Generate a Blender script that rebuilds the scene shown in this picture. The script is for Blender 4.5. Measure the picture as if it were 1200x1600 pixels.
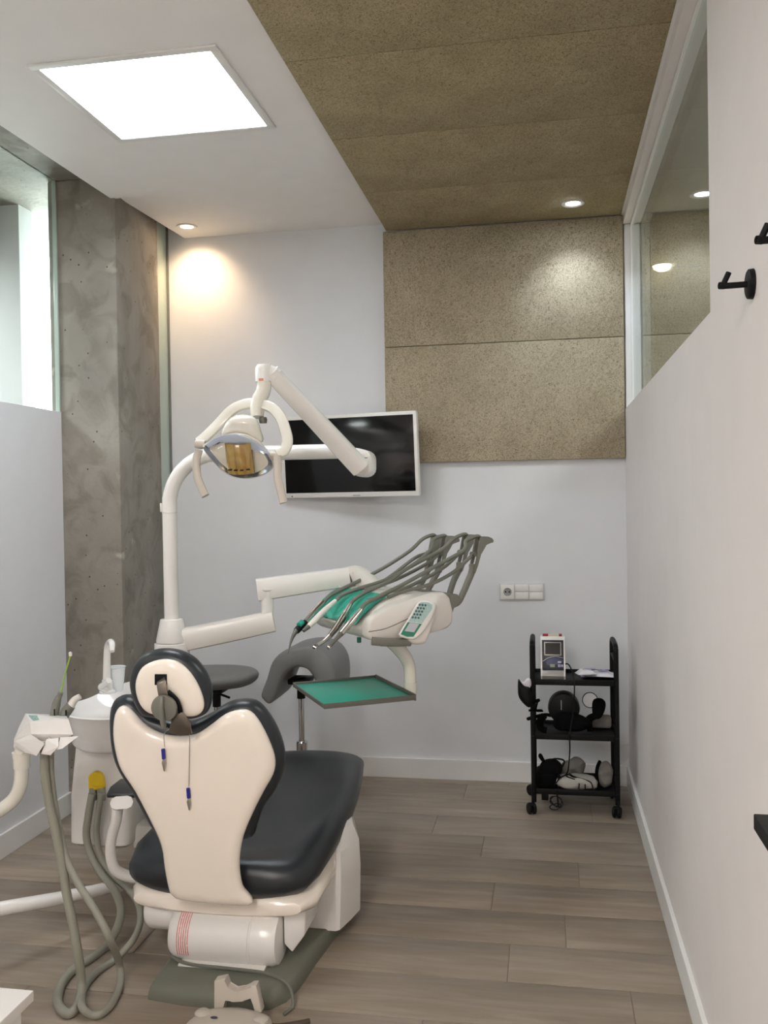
import bpy, bmesh, math, random
from mathutils import Vector, Matrix
from mathutils.geometry import delaunay_2d_cdt
random.seed(7)
for o in list(bpy.data.objects): bpy.data.objects.remove(o, do_unlink=True)
scene = bpy.context.scene
COL = scene.collection
PI = math.pi

# ------------------------------------------------------------------ camera
EYE = Vector((0.0, 0.0, 1.45)); F = 1420.0
yv = Vector((255, 22, -F)).normalized()
xv = Vector((1, 0.0159, 0)); xv = (xv - yv * xv.dot(yv)).normalized()
zv = xv.cross(yv)
RM = Matrix((xv, yv, zv))                    # camera axes -> world axes
cam = bpy.data.cameras.new('camera'); camo = bpy.data.objects.new('camera', cam); COL.objects.link(camo)
camo.matrix_world = Matrix.Translation(EYE) @ RM.to_4x4()
cam.sensor_fit = 'VERTICAL'; cam.sensor_height = 32.0; cam.lens = F / 1600 * 32.0
cam.clip_start = 0.02; cam.clip_end = 60
scene.camera = camo

# ------------------------------------------------------------------ world, exposure
w = bpy.data.worlds.new('world'); scene.world = w; w.use_nodes = True
w.node_tree.nodes['Background'].inputs[0].default_value = (0.8, 0.88, 1.0, 1)
w.node_tree.nodes['Background'].inputs[1].default_value = 0.3
scene.view_settings.view_transform = 'Standard'
scene.view_settings.look = 'None'
scene.view_settings.gamma = 1.0
scene.view_settings.use_curve_mapping = False
scene.view_settings.exposure = 1.46
PANEL_POWER = 6.4        # ceiling LED panel radiance
REAR_FILL_POWER = 15.0         # added fill panels behind the camera, to brighten the room
WARM_W = 5.5; COOL_W = 5.5; DAY = 6.0; CORRIDOR_POWER = 11.0

# ------------------------------------------------------------------ survey helpers
def ray(px, py): return RM @ Vector(((px - 600) / F, -(py - 800) / F, -1.0))
def at(px, py, Y): r = ray(px, py); return EYE + r * (Y / r.y)
def atz(px, py, z): r = ray(px, py); return EYE + r * ((z - EYE.z) / r.z)
def on(px, py, O, N):
    r = ray(px, py); return EYE + r * ((O - EYE).dot(N) / r.dot(N))

# ------------------------------------------------------------------ materials
def srgb(r, g, b):
    f = lambda c: (c / 255 / 12.92) if c / 255 <= 0.04045 else ((c / 255 + 0.055) / 1.055) ** 2.4
    return (f(r), f(g), f(b), 1)
def mat(name, col, rough=0.5, metal=0.0, noise=0.0, nscale=8.0, bump=0.0, bscale=60.0, coat=0.0, emit=None, estr=0.0, stretch=None, trans=0.0, spec=0.5):
    m = bpy.data.materials.new(name); m.use_nodes = True
    nt = m.node_tree; b = nt.nodes['Principled BSDF']
    c = srgb(*col)
    b.inputs['Base Color'].default_value = c
    b.inputs['Roughness'].default_value = rough; b.inputs['Metallic'].default_value = metal
    b.inputs['Coat Weight'].default_value = coat; b.inputs['Coat Roughness'].default_value = 0.1
    b.inputs['Specular IOR Level'].default_value = spec
    if emit: b.inputs['Emission Color'].default_value = srgb(*emit); b.inputs['Emission Strength'].default_value = estr
    tc = nt.nodes.new('ShaderNodeTexCoord'); src = tc.outputs['Object']
    if stretch:
        mp = nt.nodes.new('ShaderNodeMapping'); mp.inputs['Scale'].default_value = stretch
        nt.links.new(src, mp.inputs[0]); src = mp.outputs[0]
    n = nt.nodes.new('ShaderNodeTexNoise'); n.inputs['Scale'].default_value = nscale; n.inputs['Detail'].default_value = 5
    nt.links.new(src, n.inputs['Vector'])
    k = max(noise, 0.015)
    r = nt.nodes.new('ShaderNodeValToRGB')
    r.color_ramp.elements[0].position = 0.3; r.color_ramp.elements[1].position = 0.7
    r.color_ramp.elements[0].color = tuple(max(0, x * (1 - k)) for x in c[:3]) + (1,)
    r.color_ramp.elements[1].color = tuple(min(1, x * (1 + k)) for x in c[:3]) + (1,)
    nt.links.new(n.outputs['Fac'], r.inputs[0]); nt.links.new(r.outputs[0], b.inputs['Base Color'])
    if bump > 0:
        n2 = nt.nodes.new('ShaderNodeTexNoise'); n2.inputs['Scale'].default_value = bscale; n2.inputs['Detail'].default_value = 4
        nt.links.new(src, n2.inputs['Vector'])
        bp = nt.nodes.new('ShaderNodeBump'); bp.inputs['Strength'].default_value = bump; bp.inputs['Distance'].default_value = 0.004
        nt.links.new(n2.outputs['Fac'], bp.inputs['Height']); nt.links.new(bp.outputs[0], b.inputs['Normal'])
    return m
def emissive(name, col, s):
    m = bpy.data.materials.new(name); m.use_nodes = True; nt = m.node_tree; nt.nodes.clear()
    e = nt.nodes.new('ShaderNodeEmission'); o = nt.nodes.new('ShaderNodeOutputMaterial')
    e.inputs[0].default_value = srgb(*col); e.inputs[1].default_value = s; nt.links.new(e.outputs[0], o.inputs[0]); return m
def glass(name, tint, f0=0.04, rough=0.0):
    m = bpy.data.materials.new(name); m.use_nodes = True; nt = m.node_tree; nt.nodes.clear()
    o = nt.nodes.new('ShaderNodeOutputMaterial'); t = nt.nodes.new('ShaderNodeBsdfTransparent'); g = nt.nodes.new('ShaderNodeBsdfGlossy')
    t.inputs[0].default_value = srgb(*tint); g.inputs['Roughness'].default_value = rough
    geo = nt.nodes.new('ShaderNodeNewGeometry'); d = nt.nodes.new('ShaderNodeVectorMath'); d.operation = 'DOT_PRODUCT'
    nt.links.new(geo.outputs['Incoming'], d.inputs[0]); nt.links.new(geo.outputs['Normal'], d.inputs[1])
    def M(op, a, b=None):
        x = nt.nodes.new('ShaderNodeMath'); x.operation = op
        for i, q in enumerate((a, b)):
            if q is None: continue
            if isinstance(q, (int, float)): x.inputs[i].default_value = q
            else: nt.links.new(q, x.inputs[i])
        return x.outputs[0]
    c = M('ABSOLUTE', d.outputs['Value']); p = M('POWER', M('SUBTRACT', 1.0, c), 5.0)
    fz = M('ADD', M('MULTIPLY', p, 1 - f0), f0)
    mx = nt.nodes.new('ShaderNodeMixShader'); nt.links.new(fz, mx.inputs[0]); nt.links.new(t.outputs[0], mx.inputs[1]); nt.links.new(g.outputs[0], mx.inputs[2])
    nt.links.new(mx.outputs[0], o.inputs[0]); return m

def board_material(name, c0, c1, fleck):
    m = bpy.data.materials.new(name); m.use_nodes = True; nt = m.node_tree; b = nt.nodes['Principled BSDF']
    b.inputs['Roughness'].default_value = 0.95; b.inputs['Specular IOR Level'].default_value = 0.15
    tc = nt.nodes.new('ShaderNodeTexCoord'); L = nt.links.new
    oi = nt.nodes.new('ShaderNodeObjectInfo')
    big = nt.nodes.new('ShaderNodeTexNoise'); big.inputs['Scale'].default_value = 5; big.inputs['Detail'].default_value = 6
    fine = nt.nodes.new('ShaderNodeTexNoise'); fine.inputs['Scale'].default_value = 190; fine.inputs['Detail'].default_value = 4; fine.inputs['Roughness'].default_value = 0.7
    fib = nt.nodes.new('ShaderNodeTexNoise'); fib.inputs['Scale'].default_value = 105; fib.inputs['Detail'].default_value = 3; fib.inputs['Distortion'].default_value = 2.5
    for n in (big, fine, fib): L(tc.outputs['Object'], n.inputs['Vector'])
    r = nt.nodes.new('ShaderNodeValToRGB'); r.color_ramp.elements[0].position = 0.32; r.color_ramp.elements[1].position = 0.66
    r.color_ramp.elements[0].color = srgb(*c0); r.color_ramp.elements[1].color = srgb(*c1); L(big.outputs['Fac'], r.inputs[0])
    fr = nt.nodes.new('ShaderNodeValToRGB'); fr.color_ramp.elements[0].position = 0.33; fr.color_ramp.elements[1].position = 0.45
    fr.color_ramp.elements[0].color = (0, 0, 0, 1); fr.color_ramp.elements[1].color = (1, 1, 1, 1); L(fib.outputs['Fac'], fr.inputs[0])
    fm = nt.nodes.new('ShaderNodeMix'); fm.data_type = 'RGBA'; L(fr.outputs[0], fm.inputs[0]); fm.inputs[6].default_value = srgb(*fleck); L(r.outputs[0], fm.inputs[7])
    mm = nt.nodes.new('ShaderNodeMix'); mm.data_type = 'RGBA'; mm.blend_type = 'OVERLAY'; mm.inputs[0].default_value = 0.55
    L(fm.outputs[2], mm.inputs[6]); L(fine.outputs['Fac'], mm.inputs[7])
    L(mm.outputs[2], b.inputs['Base Color'])
    add = nt.nodes.new('ShaderNodeMath'); add.operation = 'ADD'; L(fine.outputs['Fac'], add.inputs[0]); L(fr.outputs[0], add.inputs[1])
    bp = nt.nodes.new('ShaderNodeBump'); bp.inputs['Strength'].default_value = 0.7; bp.inputs['Distance'].default_value = 0.004
    L(add.outputs[0], bp.inputs['Height']); L(bp.outputs[0], b.inputs['Normal'])
    return m

def concrete_material(name, c0, c1, c2):
    m = bpy.data.materials.new(name); m.use_nodes = True; nt = m.node_tree; b = nt.nodes['Principled BSDF']; L = nt.links.new
    b.inputs['Roughness'].default_value = 0.75
    tc = nt.nodes.new('ShaderNodeTexCoord')
    def noise(s, d=6, dist=0.0, sc=None):
        n = nt.nodes.new('ShaderNodeTexNoise'); n.inputs['Scale'].default_value = s; n.inputs['Detail'].default_value = d; n.inputs['Distortion'].default_value = dist
        if sc:
            mp = nt.nodes.new('ShaderNodeMapping'); mp.inputs['Scale'].default_value = sc; L(tc.outputs['Object'], mp.inputs[0]); L(mp.outputs[0], n.inputs['Vector'])
        else: L(tc.outputs['Object'], n.inputs['Vector'])
        return n
    def ramp(src, stops):
        r = nt.nodes.new('ShaderNodeValToRGB'); e = r.color_ramp.elements
        e[0].position, e[0].color = stops[0]; e[1].position, e[1].color = stops[-1]
        for p, c in stops[1:-1]: x = e.new(p); x.color = c
        L(src, r.inputs[0]); return r
    a = ramp(noise(2.2, 8, 0.6, (1, 1, 0.6)).outputs['Fac'], [(0.3, srgb(*c0)), (0.5, srgb(*c1)), (0.72, srgb(*c2))])
    st = ramp(noise(7, 7, 1.0).outputs['Fac'], [(0.36, (0.62, 0.6, 0.56, 1)), (0.52, (1, 1, 1, 1)), (0.7, (1.0, 1.0, 1.0, 1))])
    mx = nt.nodes.new('ShaderNodeMix'); mx.data_type = 'RGBA'; mx.blend_type = 'MULTIPLY'; mx.inputs[0].default_value = 0.6
    L(a.outputs[0], mx.inputs[6]); L(st.outputs[0], mx.inputs[7])
    # plaster residue: pale patches
    pl = ramp(noise(4.5, 9, 0.3).outputs['Fac'], [(0.66, (0, 0, 0, 1)), (0.71, (1, 1, 1, 1))])
    m2 = nt.nodes.new('ShaderNodeMix'); m2.data_type = 'RGBA'; L(pl.outputs[0], m2.inputs[0]); L(mx.outputs[2], m2.inputs[6]); m2.inputs[7].default_value = srgb(178, 172, 160)
    # blow holes
    v = nt.nodes.new('ShaderNodeTexVoronoi'); v.inputs['Scale'].default_value = 18; L(tc.outputs['Object'], v.inputs['Vector'])
    h = ramp(v.outputs['Distance'], [(0.05, (0, 0, 0, 1)), (0.09, (1, 1, 1, 1))])
    m3 = nt.nodes.new('ShaderNodeMix'); m3.data_type = 'RGBA'; L(h.outputs[0], m3.inputs[0]); m3.inputs[6].default_value = srgb(70, 64, 56); L(m2.outputs[2], m3.inputs[7])
    L(m3.outputs[2], b.inputs['Base Color'])
    f = noise(40, 6)
    s = nt.nodes.new('ShaderNodeMath'); s.operation = 'ADD'; L(f.outputs['Fac'], s.inputs[0]); L(h.outputs[0], s.inputs[1])
    bp = nt.nodes.new('ShaderNodeBump'); bp.inputs['Strength'].default_value = 0.4; bp.inputs['Distance'].default_value = 0.006
    L(s.outputs[0], bp.inputs['Height']); L(bp.outputs[0], b.inputs['Normal'])
    return m

def plank_material(name):
    m = bpy.data.materials.new(name); m.use_nodes = True; nt = m.node_tree; b = nt.nodes['Principled BSDF']; L = nt.links.new
    b.inputs['Roughness'].default_value = 0.42; b.inputs['Specular IOR Level'].default_value = 0.35
    tc = nt.nodes.new('ShaderNodeTexCoord'); oi = nt.nodes.new('ShaderNodeObjectInfo')
    off = nt.nodes.new('ShaderNodeVectorMath'); off.operation = 'MULTIPLY_ADD'
    cmb = nt.nodes.new('ShaderNodeCombineXYZ')
    for i in range(3): L(oi.outputs['Random'], cmb.inputs[i])
    L(cmb.outputs[0], off.inputs[0]); off.inputs[1].default_value = (37, 53, 11); L(tc.outputs['Object'], off.inputs[2])
    mp = nt.nodes.new('ShaderNodeMapping'); mp.inputs['Scale'].default_value = (1.0, 9.0, 1.0); L(off.outputs[0], mp.inputs[0])
    g = nt.nodes.new('ShaderNodeTexNoise'); g.inputs['Scale'].default_value = 2.4; g.inputs['Detail'].default_value = 9; g.inputs['Roughness'].default_value = 0.62; g.inputs['Distortion'].default_value = 0.5
    L(mp.outputs[0], g.inputs['Vector'])
    big = nt.nodes.new('ShaderNodeTexNoise'); big.inputs['Scale'].default_value = 1.7; big.inputs['Detail'].default_value = 4; L(off.outputs[0], big.inputs['Vector'])
    r = nt.nodes.new('ShaderNodeValToRGB'); e = r.color_ramp.elements
    e[0].position = 0.28; e[0].color = srgb(140, 127, 112); e[1].position = 0.74; e[1].color = srgb(172, 159, 143)
    x = e.new(0.52); x.color = srgb(156, 143, 128)
    L(g.outputs['Fac'], r.inputs[0])
    hsv = nt.nodes.new('ShaderNodeHueSaturation'); L(r.outputs[0], hsv.inputs['Color'])
    mr = nt.nodes.new('ShaderNodeMapRange'); mr.inputs['To Min'].default_value = 0.92; mr.inputs['To Max'].default_value = 1.06; L(oi.outputs['Random'], mr.inputs['Value'])
    mr2 = nt.nodes.new('ShaderNodeMapRange'); mr2.inputs['From Min'].default_value = 0.3; mr2.inputs['From Max'].default_value = 0.7; mr2.inputs['To Min'].default_value = 0.9; mr2.inputs['To Max'].default_value = 1.08; L(big.outputs['Fac'], mr2.inputs['Value'])
    mu = nt.nodes.new('ShaderNodeMath'); mu.operation = 'MULTIPLY'; L(mr.outputs[0], mu.inputs[0]); L(mr2.outputs[0], mu.inputs[1]); L(mu.outputs[0], hsv.inputs['Value'])
    L(hsv.outputs[0], b.inputs['Base Color'])
    bp = nt.nodes.new('ShaderNodeBump'); bp.inputs['Strength'].default_value = 0.12; bp.inputs['Distance'].default_value = 0.002
    L(g.outputs['Fac'], bp.inputs['Height']); L(bp.outputs[0], b.inputs['Normal'])
    return m

WALL = mat('wall_paint', (226, 227, 229), 0.7, bump=0.05, bscale=220)
WALLW = mat('wall_paint_right', (229, 223, 220), 0.6, bump=0.05, bscale=220)
CEILW = mat('ceiling_paint', (243, 240, 238), 0.8, bump=0.04, bscale=200)
TRIM = mat('trim_paint', (232, 231, 228), 0.45)
BOARD = board_material('wood_wool_board', (176, 163, 138), (190, 177, 152), (128, 114, 90))
BOARDC = board_material('wood_wool_board_ceiling', (168, 153, 121), (182, 167, 134), (124, 110, 84))
CONC = concrete_material('raw_concrete', (124, 119, 111), (146, 140, 131), (168, 163, 153))
PLANK = plank_material('oak_planks')
GROUT = mat('plank_joint', (150, 138, 124), 0.9)
WHITE = mat('white_enamel', (234, 231, 226), 0.28, coat=0.35)
CREAM = mat('cream_plastic', (246, 236, 223), 0.2, coat=0.6)
PORC = mat('porcelain', (235, 233, 230), 0.12, coat=0.7)
OFFW = mat('offwhite_plastic', (222, 217, 209), 0.35, coat=0.2)
LAMPW = mat('lamp_plastic', (229, 225, 213), 0.22, coat=0.5)
HANDLE = mat('handle_plastic', (196, 188, 176), 0.35)
VINYL = mat('charcoal_vinyl', (40, 44, 48), 0.34, bump=0.05, bscale=350, spec=0.45)
STOOLV = mat('grey_vinyl', (120, 119, 118), 0.5, bump=0.08, bscale=400)
GREYP = mat('grey_plastic', (118, 117, 108), 0.45)
GREYM = mat('grey_metal_paint', (105, 104, 96), 0.4, metal=0.3)
HOSE = mat('grey_hose', (146, 145, 132), 0.5, bump=0.3, bscale=300)
TUBE = mat('tube_grey', (112, 112, 102), 0.45)
BASEG = mat('base_grey_green', (112, 113, 101), 0.5, bump=0.05, bscale=200)
STEEL = mat('brushed_steel', (190, 186, 178), 0.3, metal=0.95)
BRONZE = mat('bronze_steel', (122, 114, 104), 0.32, metal=0.85)
CHROME = mat('chrome', (215, 215, 215), 0.1, metal=1.0)
GREEN = mat('green_silicone', (36, 160, 136), 0.42)
GREEND = mat('dark_green_plastic', (20, 96, 76), 0.4)
BLACK = mat('black_plastic', (8, 8, 9), 0.5, spec=0.25)
BLACKM = mat('black_powder_coat', (7, 7, 8), 0.55, spec=0.25)
BLACKF = mat('black_fabric', (7, 7, 8), 0.9, spec=0.15, bump=0.3, bscale=300)
SCREEN = mat('screen_black', (6, 7, 9), 0.12)
BLUE = mat('blue_sleeve', (38, 40, 140), 0.4)
YELLOW = mat('yellow_plastic', (232, 196, 20), 0.35)
GOLD = mat('gold_foil_guard', (206, 172, 104), 0.18, metal=0.95)
MIRROR = mat('dichroic_reflector', (150, 160, 176), 0.22, metal=0.92)
RED = mat('red_plastic', (150, 25, 35), 0.4)
REDINK = mat('red_ink', (222, 150, 140), 0.6)
PAPER = mat('white_paper', (226, 224, 228), 0.8)
LILAC = mat('lilac_print', (170, 160, 205), 0.7)
CLOTH = mat('grey_cloth', (132, 128, 122), 0.9, bump=0.25, bscale=80)
CLOTHW = mat('white_cloth_bag', (176, 172, 164), 0.85, bump=0.2, bscale=60)
PANE = glass('clear_glass', (247, 252, 250))
PANEG = mat('green_edge_glass', (186, 200, 190), .2)
LENS = glass('lamp_cover', (250, 250, 248), 0.05)
CUPM = mat('translucent_cup', (232, 236, 238), 0.25)
LIME = mat('lime_tube', (150, 190, 70), 0.3)
PADM = mat('keypad_film', (196, 214, 208), 0.35)
LCD = mat('lcd_grey', (196, 198, 204), 0.15)
LEDP = emissive('led_diffuser', (240, 247, 255), PANEL_POWER)
FILLR = emissive('added_fill_rear', (255, 248, 243), REAR_FILL_POWER)
LEDC = emissive('led_diffuser_corridor', (250, 250, 250), CORRIDOR_POWER)
WARMB = emissive('warm_bulb', (255, 214, 170), 12)
COOLB = emissive('cool_bulb', (236, 242, 255), 20)
BOWLE = emissive('lit_bowl', (255, 244, 214), 3.0)
DAYE = emissive('daylight_window', (236, 247, 246), DAY)

# ------------------------------------------------------------------ object helpers
WORLD = {}
def link(o): COL.objects.link(o); return o
def thing(name, label, cat, loc, group=None):
    o = link(bpy.data.objects.new(name, None)); o.empty_display_size = 0.05
    o.location = loc; WORLD[o.name] = Vector(loc)
    o['label'] = label; o['category'] = cat
    if group: o['group'] = group
    return o
def tag(o, label, cat, group=None):
    o['label'] = label; o['category'] = cat
    if group: o['group'] = group
    return o
def mk(name, bm, m, parent=None, smooth=True, angle=38, label=None, kind=None):
    bmesh.ops.remove_doubles(bm, verts=bm.verts, dist=1e-6)
    bmesh.ops.recalc_face_normals(bm, faces=bm.faces)
    lo = Vector([min(v.co[i] for v in bm.verts) for i in range(3)]); hi = Vector([max(v.co[i] for v in bm.verts) for i in range(3)])
    org = (lo + hi) / 2
    if parent is None: org.z = lo.z
    bmesh.ops.translate(bm, verts=bm.verts, vec=-org)
    me = bpy.data.meshes.new(name); bm.to_mesh(me); bm.free()
    if smooth:
        me.polygons.foreach_set('use_smooth', [True] * len(me.polygons))
        me.set_sharp_from_angle(angle=math.radians(angle))
    me.materials.append(m)
    o = link(bpy.data.objects.new(name, me))
    if parent is not None:
        o.parent = parent; o.location = org - WORLD[parent.name]
    else: o.location = org
    WORLD[o.name] = org
    if label: o['label'] = label
    if kind: o['kind'] = kind
    return o
def mks(name, bm, m, parent, **k):
    """every loose piece of bm becomes a part of its own"""
    seen = set(); bm.verts.ensure_lookup_table()
    for v in bm.verts:
        if v in seen: continue
        stack, comp = [v], []
        seen.add(v)
        while stack:
            q = stack.pop(); comp.append(q)
            for e in q.link_edges:
                o = e.other_vert(q)
                if o not in seen: seen.add(o); stack.append(o)
        nbm = NB(); mp = {q: nbm.verts.new(q.co) for q in comp}
        for f in {f for q in comp for f in q.link_faces}: nbm.faces.new([mp[q] for q in f.verts])
        mk(name, nbm, m, parent, **k)
    bm.free()
def struct(name, bm, m, smooth=False): return mk(name, bm, m, None, smooth, kind='structure')
def clone(root, delta, label=None, group=None):
    c = root.copy(); link(c); c.location = Vector(root.location) + Vector(delta); WORLD[c.name] = WORLD[root.name] + Vector(delta)
    if label: c['label'] = label
    if group: c['group'] = group
    for ch in root.children:
        d = ch.copy(); link(d); d.parent = c
        for g in ch.children:
            e = g.copy(); link(e); e.parent = d
    return c

NB = bmesh.new
def frame(N, up=(0, 0, 1)):
    N = Vector(N).normalized(); U = Vector(up).cross(N)
    if U.length < 1e-4: U = Vector((1, 0, 0)).cross(N)
    U.normalize(); return U, N.cross(U).normalized(), N
def box(bm, c, s, R=None, bev=0.0, seg=2):
    r = bmesh.ops.create_cube(bm, size=1.0); vs = r['verts']
    for v in vs: v.co = Vector((v.co.x * s[0], v.co.y * s[1], v.co.z * s[2]))
    if bev > 0:
        es = list({e for v in vs for e in v.link_edges})
        rr = bmesh.ops.bevel(bm, geom=es, offset=bev, segments=seg, profile=0.5, affect='EDGES')
        vs = list({v for f in rr['faces'] for v in f.verts} | {v for v in vs if v.is_valid})
    for v in vs:
        p = v.co if R is None else R @ v.co
        v.co = p + Vector(c)
    return bm
def bx(x0, x1, y0, y1, z0, z1, bev=0.0, bm=None):
    bm = bm or NB(); return box(bm, ((x0 + x1) / 2, (y0 + y1) / 2, (z0 + z1) / 2), (abs(x1 - x0), abs(y1 - y0), abs(z1 - z0)), None, bev)
def rot(U, V, N): return Matrix((U, V, N)).transposed()
def smooth_path(pts, n=6):
    pts = [Vector(p) for p in pts]; out = []
    if len(pts) < 3: return pts
    for i in range(len(pts) - 1):
        p0 = pts[i - 1] if i > 0 else pts[0] * 2 - pts[1]; p1, p2 = pts[i], pts[i + 1]
        p3 = pts[i + 2] if i + 2 < len(pts) else pts[-1] * 2 - pts[-2]
        for k in range(n):
            t = k / n
            out.append(0.5 * ((2 * p1) + (p2 - p0) * t + (2 * p0 - 5 * p1 + 4 * p2 - p3) * t * t + (3 * p1 - p0 - 3 * p2 + p3) * t ** 3))
    out.append(pts[-1]); return out
def bridge(bm, rings, caps=True, closed=True):
    n = len(rings[0])
    for a, b in zip(rings, rings[1:]):
        for i in range(n if closed else n - 1):
            j = (i + 1) % n
            try: bm.faces.new((a[i], a[j], b[j], b[i]))
            except ValueError: pass
    if caps:
        for r in (rings[0], rings[-1]):
            try: bm.faces.new(r)
            except ValueError: pass
def tube(bm, pts, r, seg=12, n=6, flat=1.0, up=None):
    P = smooth_path(pts, n) if n else [Vector(p) for p in pts]
    m = len(P)
    def rad(i):
        if isinstance(r, (int, float)): return r
        t = i / (m - 1) * (len(r) - 1); a = int(min(t, len(r) - 2)); return r[a] + (r[a + 1] - r[a]) * (t - a)
    T0 = (P[1] - P[0]).normalized(); U = Vector(up) if up else (Vector((0, 0, 1)) if abs(T0.z) < 0.9 else Vector((1, 0, 0)))
    rings = []
    for i, p in enumerate(P):
        T = (P[min(i + 1, m - 1)] - P[max(i - 1, 0)]).normalized()
        U = (Vector(up) if up else U); U = (U - T * U.dot(T)).normalized(); V = T.cross(U)
        k = rad(i)
        rings.append([bm.verts.new(p + (V * math.cos(2 * PI * j / seg) + U * math.sin(2 * PI * j / seg) * flat) * k) for j in range(seg)])
    bridge(bm, rings); return bm
def bar(bm, pts, w, h, up=(0, 0, 1), n=6, bev=0.2):
    """rounded-rectangle section swept along pts: w across, h along up"""
    P = smooth_path(pts, n) if n else [Vector(p) for p in pts]
    m = len(P); rings = []
    g = lambda q, i: q if isinstance(q, (int, float)) else q[0] + (q[-1] - q[0]) * i / (m - 1)
    for i, p in enumerate(P):
        T = (P[min(i + 1, m - 1)] - P[max(i - 1, 0)]).normalized()
        U = Vector(up); U = (U - T * U.dot(T)).normalized(); V = T.cross(U)
        a, b = g(w, i) / 2, g(h, i) / 2; c = min(a, b) * 2 * bev
        q = [(a - c, b), (-a + c, b), (-a + c * .3, b - c * .3), (-a, b - c), (-a, -b + c), (-a + c * .3, -b + c * .3), (-a + c, -b), (a - c, -b), (a - c * .3, -b + c * .3), (a, -b + c), (a, b - c), (a - c * .3, b - c * .3)]
        rings.append([bm.verts.new(p + V * x + U * y) for x, y in q])
    bridge(bm, rings); return bm
def lathe(bm, prof, O, axis=(0, 0, 1), seg=32, sx=1.0, sy=1.0, up=None):
    U, V, N = frame(axis, up or ((0, 1, 0) if abs(Vector(axis).normalized().z) > .9 else (0, 0, 1))); O = Vector(O)
    rings = []
    for r, z in prof:
        rings.append([bm.verts.new(O + N * z + U * (max(r, 1e-4) * sx * math.cos(2 * PI * j / seg)) + V * (max(r, 1e-4) * sy * math.sin(2 * PI * j / seg))) for j in range(seg)])
    bridge(bm, rings); return bm
def hull(bm, pts):
    vs = [bm.verts.new(Vector(p)) for p in pts]; r = bmesh.ops.convex_hull(bm, input=vs)
    dead = [g for g in r['geom_interior'] + r['geom_unused'] if isinstance(g, bmesh.types.BMVert)]
    if dead: bmesh.ops.delete(bm, geom=list(set(dead)), context='VERTS')
    return bm
def prism(bm, poly, vec, bev=0.0):
    vec = Vector(vec)
    a = [bm.verts.new(Vector(p)) for p in poly]; b = [bm.verts.new(Vector(p) + vec) for p in poly]
    f = [bm.faces.new(a), bm.faces.new(list(reversed(b)))]
    n = len(a)
    for i in range(n): f.append(bm.faces.new((a[i], b[i], b[(i + 1) % n], a[(i + 1) % n])))
    if bev > 0:
        es = list({e for q in f for e in q.edges})
        bmesh.ops.bevel(bm, geom=es, offset=bev, segments=2, profile=0.5, affect='EDGES')
    return bm
def closed_smooth(pts, n=4):
    k = len(pts); P = [Vector((p[0], p[1])) for p in pts]; out = []
    for i in range(k):
        p0, p1, p2, p3 = P[i - 1], P[i], P[(i + 1) % k], P[(i + 2) % k]
        for q in range(n):
            t = q / n
            out.append(0.5 * ((2 * p1) + (p2 - p0) * t + (2 * p0 - 5 * p1 + 4 * p2 - p3) * t * t + (3 * p1 - p0 - 3 * p2 + p3) * t ** 3))
    return out
def seg_dist(p, a, b):
    d = b - a; t = max(0, min(1, (p - a).dot(d) / max(d.length_squared, 1e-12))); return (p - a - d * t).length
def pillow(bm, outline, O, U, V, N, fh, fr, bh, br, grid=0.03, base=None, n=4):
    """closed outline (u,v) -> solid with rounded edges; fh/bh = height in front (+N) / behind, fr/br = width of the rounding"""
    C = closed_smooth(outline, n) if n else [Vector(p) for p in outline]
    k = len(C); base = base or (lambda u, v: 0.0)
    area = sum(C[i].x * C[(i + 1) % k].y - C[(i + 1) % k].x * C[i].y for i in range(k))
    if area < 0: C.reverse()
    dist = lambda p: min(seg_dist(p, C[i], C[(i + 1) % k]) for i in range(k))
    def inside(p):
        c = False; j = k - 1
        for i in range(k):
            if (C[i].y > p.y) != (C[j].y > p.y) and p.x < (C[j].x - C[i].x) * (p.y - C[i].y) / (C[j].y - C[i].y) + C[i].x: c = not c
            j = i
        return c
    pts = list(C); R = max(fr, br)
    for q in (0.04, 0.14, 0.32, 0.6, 1.0):
        d = R * q
        for i in range(k):
            t = (C[(i + 1) % k] - C[i - 1]).normalized(); nn = Vector((-t.y, t.x)); p = C[i] + nn * d
            if inside(p) and dist(p) > d * 0.93: pts.append(p)
    lo = Vector((min(p.x for p in C), min(p.y for p in C))); hi = Vector((max(p.x for p in C), max(p.y for p in C)))
    y = lo.y; row = 0
    while y < hi.y:
        x = lo.x + (grid / 2 if row % 2 else 0)
        while x < hi.x:
            p = Vector((x, y))
            if inside(p) and dist(p) > R * 1.0 + grid * 0.4: pts.append(p)
            x += grid
        y += grid * 0.87; row += 1
    vs, es, fs, *_ = delaunay_2d_cdt(pts, [], [list(range(k))], 1, 1e-6)
    prof = lambda d, h, r: h * math.sqrt(max(0, 1 - (1 - min(d / r, 1)) ** 2))
    ds = [dist(p) if i >= 0 else 0 for i, p in enumerate(vs)]
    ds = [0 if d < 1e-5 else d for d in ds]
    W3 = lambda p, h: O + U * p.x + V * p.y + N * (h + base(p.x, p.y))
    top = [bm.verts.new(W3(p, prof(d, fh, fr))) for p, d in zip(vs, ds)]
    bot = [top[i] if d == 0 else bm.verts.new(W3(p, -prof(d, bh, br))) for i, (p, d) in enumerate(zip(vs, ds))]
    for f in fs:
        for S, rev in ((top, 0), (bot, 1)):
            q = [S[i] for i in f]
            if rev: q.reverse()
            try: bm.faces.new(q)
            except ValueError: pass
    return bm
def px_outline(pxs, O, U, V, N): return [((p := on(x, y, O, N) - O).dot(U), p.dot(V)) for x, y in pxs]
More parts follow.
